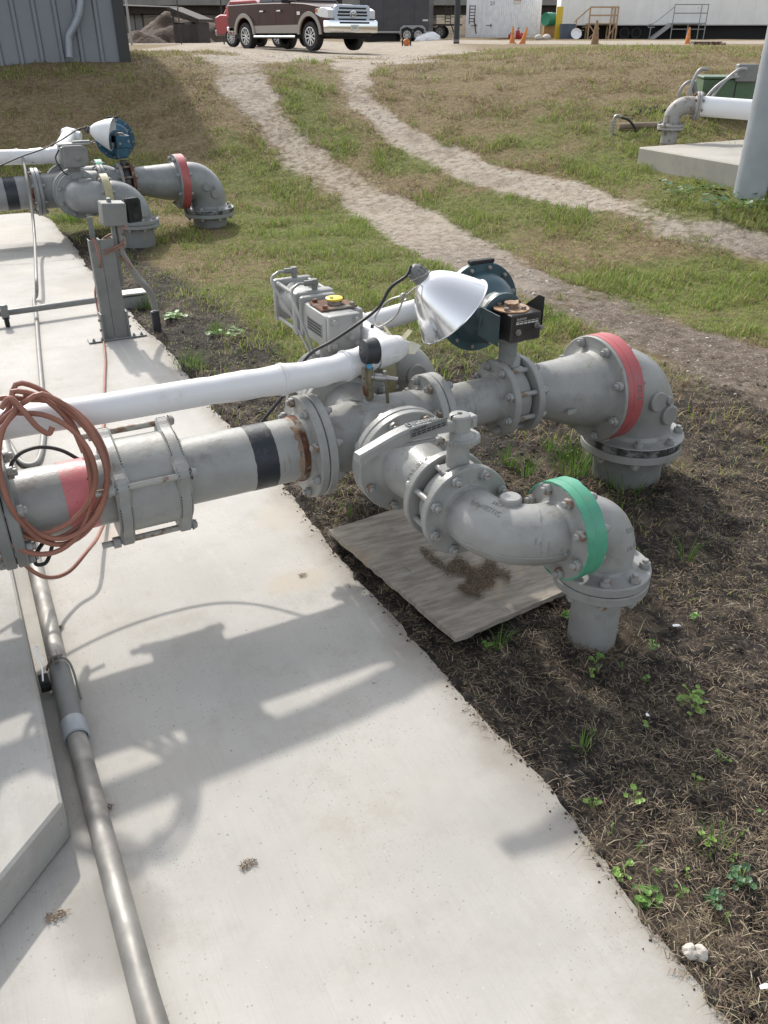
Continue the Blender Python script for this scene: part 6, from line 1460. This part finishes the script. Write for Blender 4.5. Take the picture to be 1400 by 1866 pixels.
# ---- mobile office
oA, oB = onS(1017, 70), onS(1450, 68.5)
of = thing('mobile_office', 'long cream white mobile office trailer on wheels at the upper right', 'office trailer', oA)
dx_ = (oB - oA); dx_.z = 0; Lo = dx_.length; dx_.normalize(); fF = frame(oA, UP, dx_)
ob = MB().box(0, Lo, 0, 3.4, .90, 3.6, fF, .02).build('office_body', 'office', of)
k = 0
sm_ = MB()
while k * 1.2 < Lo: sm_.box(k * 1.2 + .5, k * 1.2 + .512, -.004, -.001, .92, 3.5, fF); k += 1
sm_.build('panel_seams', 'label', ob)
MB().box(-.02, Lo, -.02, 3.42, .86, .899, fF).build('sill_rail', 'steel', ob)
MB().box(.3, Lo, .5, 3.0, .0, .855, fF).build('dark_underside', 'dark', of)
for x_ in (4.15, 5.0, 5.85): wheel(of, fF @ V((x_ - .2, .36, .40)), fF.to_3x3() @ V((0, -1, 0)), .40, .22, 6, 'dark')
for x_, w_ in ((2.05, 1.35), (6.2, 1.6)):
    fr_ = MB().box(x_, x_ + w_, -.03, -.001, 2.55, 3.3, fF, .01).build('window', 'label', ob); MB().box(x_ + .06, x_ + w_ - .06, -.034, -.0305, 2.61, 3.24, fF).build('pane', 'glass', fr_)
for x_ in (2.9, 8.9):
    dr = MB().box(x_, x_ + .95, -.03, -.001, .95, 3.0, fF, .008).build('door', 'office', ob); MB().cyl(fF @ V((x_ + .85, -.03, 1.95)), fF @ V((x_ + .85, -.09, 1.95)), .03, n=10).build('door_knob', 'steel', dr)
# wooden steps
ws = thing('wooden_steps', 'pale wooden entry steps with handrail at the mobile office', 'steps', fF @ V((2.9, -1, 0)))
x0, x1 = 1.75, 4.05
MB().box(x0 + .2, x1 - .1, -1.5, -.05, .93, 1.0, fF).build('platform', 'wood', ws)
for x_ in (x0 + .2, x1 - .6, x1 - .15):
    for y_ in (-1.5, -.15): MB().box(x_ - .05, x_ + .05, y_ - .05, y_ + .05, -.05, 2.0 if y_ < -1 or x_ > 3.8 else .93, fF).build('post', 'wood', ws)
for z_ in (1.42, 1.92): MB().box(x0 + .2, x1 - .1, -1.56, -1.505 - .0, z_, z_ + .10, fF).build('rail', 'wood', ws)
for (xa, za, xb2, zb2) in ((x0 + .25, .85, x0 + .95, .05), (x1 - .2, .85, x1 - .75, .05), (x0 + .3, .05, x0 + .95, .7)): MB().tube([fF @ V((xa, -1.56, za)), fF @ V((xb2, -1.56, zb2))], .045, 4).build('brace', 'wood', ws)
MB().tube([fF @ V((x0 + .2, -1.53, 1.95)), fF @ V((x0 - .9, -1.53, 1.05))], .05, 4).tube([fF @ V((x0 - .70, -1.53, 1.2)), fF @ V((x0 - .70, -1.53, 0))], .04, 4).build('stair_rail', 'wood', ws)
for k in range(4): MB().box(x0 - .95 + k * .28, x0 - .65 + k * .28, -1.5, -.3, .14 + k * .20, .18 + k * .20, fF).build('step', 'wood', ws)
# metal steps
ms = thing('metal_steps', 'galvanized metal entry steps with pipe railings at the mobile office', 'steps', fF @ V((9.2, -1, 0)))
x0, x1 = 7.7, 10.1
MB().box(x0 + .1, x1, -1.4, -.06, .93, 1.02, fF).build('platform', 'steel', ms)
for x_ in (x0 + .1, x0 + 1.2, x1 - .45, x1):
    for y_ in (-1.4,): MB().tube([fF @ V((x_, y_, -.05)), fF @ V((x_, y_, 2.15 if x_ != x0 + 1.2 else .95))], .035, 8).build('rail_post', 'steel', ms)
for z_ in (.62, 1.6, 2.12): MB().tube([fF @ V((x0 + .1, -1.4, z_)), fF @ V((x1, -1.4, z_))], .032, 8).build('rail', 'steel', ms)
MB().prism([(x0 - 1.35, -.0), (x0 - 1.0, 0), (x0 + .1, .82), (x0 + .1, 1.02)], .3, 1.35, fF @ Matrix.Rotation(math.pi / 2, 4, 'X')).build('stair_stringer', 'steel', ms)
MB().tube(smooth([fF @ V((x0 + .1, -1.4, 2.0)), fF @ V((x0 - 1.1, -1.4, 1.05)), fF @ V((x0 - 1.55, -1.4, .9)), fF @ V((x0 - 1.5, -1.4, .72)), fF @ V((x0 - 1.1, -1.4, .75))], 4), .028, 8).tube([fF @ V((x0 - 1.35, -1.4, .8)), fF @ V((x0 - 1.4, -1.4, 0))], .03, 8).build('hand_rail', 'steel', ms)
# ---- small things by the office
def drum(px, py0, py1, s, label, material, lying=False, r=None):
    p = onS(px, s)
    return p
p = onS(1003, 67); gd = thing('green_drum', 'green plastic drum resting on the brown boards by the yellow panel', 'drum', p)
z0 = PS(1000, 35, 67).z; c = PS(1002, 35, 66.7); dl = (RT * .75 + HD * .6).normalized()
MB().lathe([(0, -.45), (.38, -.45), (.40, -.42), (.40, -.16), (.415, -.14), (.40, -.12), (.40, .12), (.415, .14), (.40, .16), (.40, .42), (.38, .45), (0, .45)], frame(c, dl), 32).build('drum_body', 'greenplastic', gd)
MB().lathe([(0, -.452), (.34, -.452), (.40, -.466), (.40, -.44)], frame(c, dl), 32).build('drum_rim', 'greenplastic', gd)
p = onS(1003, 67.4); bb = thing('brown_boards', 'upright brown board crate under the green drum', 'crate', p); fK = frame(p, UP, RT)
MB().box(-.55, .42, -.3, .35, 0, PS(1002, 44, 67).z - p.z - .0, fK, .01).build('crate_body', 'card', bb); MB().box(-.57, .44, -.32, -.301, .2, .32, fK).build('slat', 'card', bb)
p = onS(1016, 66.2); yp = thing('yellow_panel', 'tall yellow panel standing at the corner of the mobile office', 'panel', p); fK = frame(p, UP, RT)
MB().box(-.22, .22, -.05, .05, 0, PS(1016, 12, 66.2).z - p.z, fK, .01).build('panel_sheet', 'yellow', yp); MB().box(-.25, .25, -.1, .1, -.02, .04, fK).build('panel_foot', 'yellow', yp)
p = onS(1033, 65.6); bn = thing('blue_bin', 'slate blue plastic bin under the end of the mobile office', 'bin', p)
MB().lathe([(0, 0), (.46, 0), (.54, .84), (.56, .84), (.56, .90), (.50, .90), (.44, .05), (0, .05)], Matrix.Translation(p), 28).build('bin_body', 'bluebin', bn); MB().lathe([(.53, .72), (.56, .72), (.56, .76), (.53, .76)], Matrix.Translation(p), 28).build('bin_rim', 'bluebin', bn)
p = onS(1049, 64.6, .0); wd_ = thing('white_basin', 'white round basin leaning by the wooden steps', 'basin', p)
MB().lathe([(0, 0), (.28, .0), (.34, .12), (.36, .12), (.36, .14), (.33, .13), (.26, .02), (0, .02)], frame(p + UP * .30, (-.4, -.75, .45)), 28).build('basin', 'bag', wd_)
for px, s, lab in ((943, 66.5, 'small red fire extinguisher by the white container'), (930, 66.9, 'dark red canister left of the fire extinguisher')):
    p = onS(px, s); e = thing('fire_extinguisher' if px > 935 else 'canister', lab, 'extinguisher' if px > 935 else 'canister', p); k = .85 if px > 935 else .5
    MB().lathe([(0, 0), (.14, 0), (.15, .03), (.15, .52 * k), (.10, .62 * k), (.05, .66 * k), (0, .66 * k)], Matrix.Translation(p), 20).build('cylinder', 'redpaint', e); MB().cyl(p + UP * .66 * k, p + UP * .8 * k, .03, n=10).box(-.02, .14, -.02, .02, .74 * k, .80 * k, Matrix.Translation(p)).build('valve_head', 'dark', e)
p = onS(950, 66.4); rb_ = thing('red_jug', 'bright red plastic jug on the ground beside the fire extinguisher', 'jug', p); MB().box(-.2, .2, -.14, .14, 0, .36, frame(p, UP, RT), .06, 2).build('jug_body', 'redlens', rb_); MB().cyl(p + UP * .34, p + UP * .44, .05, n=10).build('jug_cap', 'yellowcap', rb_)
for px, r_, lab in ((982, .28, 'left grey rubble stone in front of the brown crate'), (996, .30, 'right grey rubble stone in front of the brown crate')):
    p = onS(px, 65.6); b = bmesh.new(); bmesh.ops.create_icosphere(b, subdivisions=3, radius=r_)
    for v in b.verts: v.co *= 1 + .35 * (float(fbm(v.co.x * 4 + px, v.co.y * 4 + v.co.z * 3, 3, 3)) - .5); v.co.z *= .7
    tag(MB().bm(b, Matrix.Translation(p + UP * .1)).build('rubble_stone', 'stone'), lab, 'stone', 'rubble stones')
# traffic cones
def cone(px, py_b, hpx, lean, m, lab, s=None):
    p = onS(px, s); h = hpx * s / 2002.; t = thing('traffic_cone', lab, 'traffic cone', p, 'traffic cones along the yard edge')
    ax_ = (UP + RT * lean).normalized(); f = frame(p, ax_, RT); r_ = h * .185
    MB().lathe([(r_ * 1.02, .0), (r_, .04), (r_ * .92, h * .2), (r_ * .30, h * .96), (r_ * .26, h), (r_ * .18, h), (r_ * .20, h * .95)], f, 28).build('cone_body', m, t)
    MB().box(-r_ * 1.35, r_ * 1.35, -r_ * 1.35, r_ * 1.35, -.06, .03, f, .012).build('cone_base', m, t)
    MB().lathe([(r_ * .70, h * .44), (r_ * .71, h * .44), (r_ * .53, h * .62), (r_ * .52, h * .62)], f, 28).build('faded_band', m, t)
cone(934, 78, 31, 0, 'cone', 'upright orange traffic cone in front of the white container', 46)
cone(953, 78, 31, .26, 'cone', 'orange traffic cone tilting right beside an upright one', 46)
cone(1085, 79, 44, 0, 'conedust', 'brown dusty traffic cone in front of the wooden steps', 43)
cone(1254, 77, 30, 0, 'cone', 'orange traffic cone in front of the metal steps', 46)
# orange capped stub, white bag, manhole
p = onS(741, 46); oc = thing('orange_marker', 'round orange capped marker lying at the edge of the gravel yard', 'marker', p)
f = frame(p + UP * .14, (RT * .05 - HD).normalized()); MB().lathe([(0, .2), (.14, .2), (.16, .17), (.16, -.15), (0, -.15)], f, 28).build('marker_body', 'orange', oc)
for sg in (-1, 1): MB().box(-.03, .03, -.12, .12, -.02, .26, frame(p + RT * (sg * .20), UP, RT), .01).build('marker_bracket', 'dark', oc)
p = onS(779, 60); b = bmesh.new(); bmesh.ops.create_icosphere(b, subdivisions=4, radius=1)
for v in b.verts:
    k = 1 + .7 * (float(fbm(v.co.x * 2.2 + 3, v.co.y * 2.2 + v.co.z * 2.6, 12, 4)) - .5); v.co = V((v.co.x * .82 * k, v.co.y * .4 * k, max(-.05, v.co.z * .40 * k + .12 * v.co.x)))
tag(MB().bm(b, frame(p, UP, RT)).build('plastic_bag', 'bag', angle=60), 'heap of white plastic bag on the ground behind the dark trailer', 'bag')
p = onS(1292, 31); mh = thing('drain_box', 'low rusty open drain box sunk in the dry grass bank', 'drain', p); f = frame(p, UP, (RT * .98 - HD * .15).normalized())
MB().box(-.50, .50, -.35, -.30, -.2, .05, f).box(-.50, .50, .30, .35, -.2, .12, f).box(-.50, -.45, -.295, .295, -.2, .09, f).box(.45, .50, -.295, .295, -.2, .09, f).build('drain_wall', 'rust', mh); MB().box(-.449, .449, -.299, .299, -.2, -.02, f).build('drain_bottom', 'dark', mh)
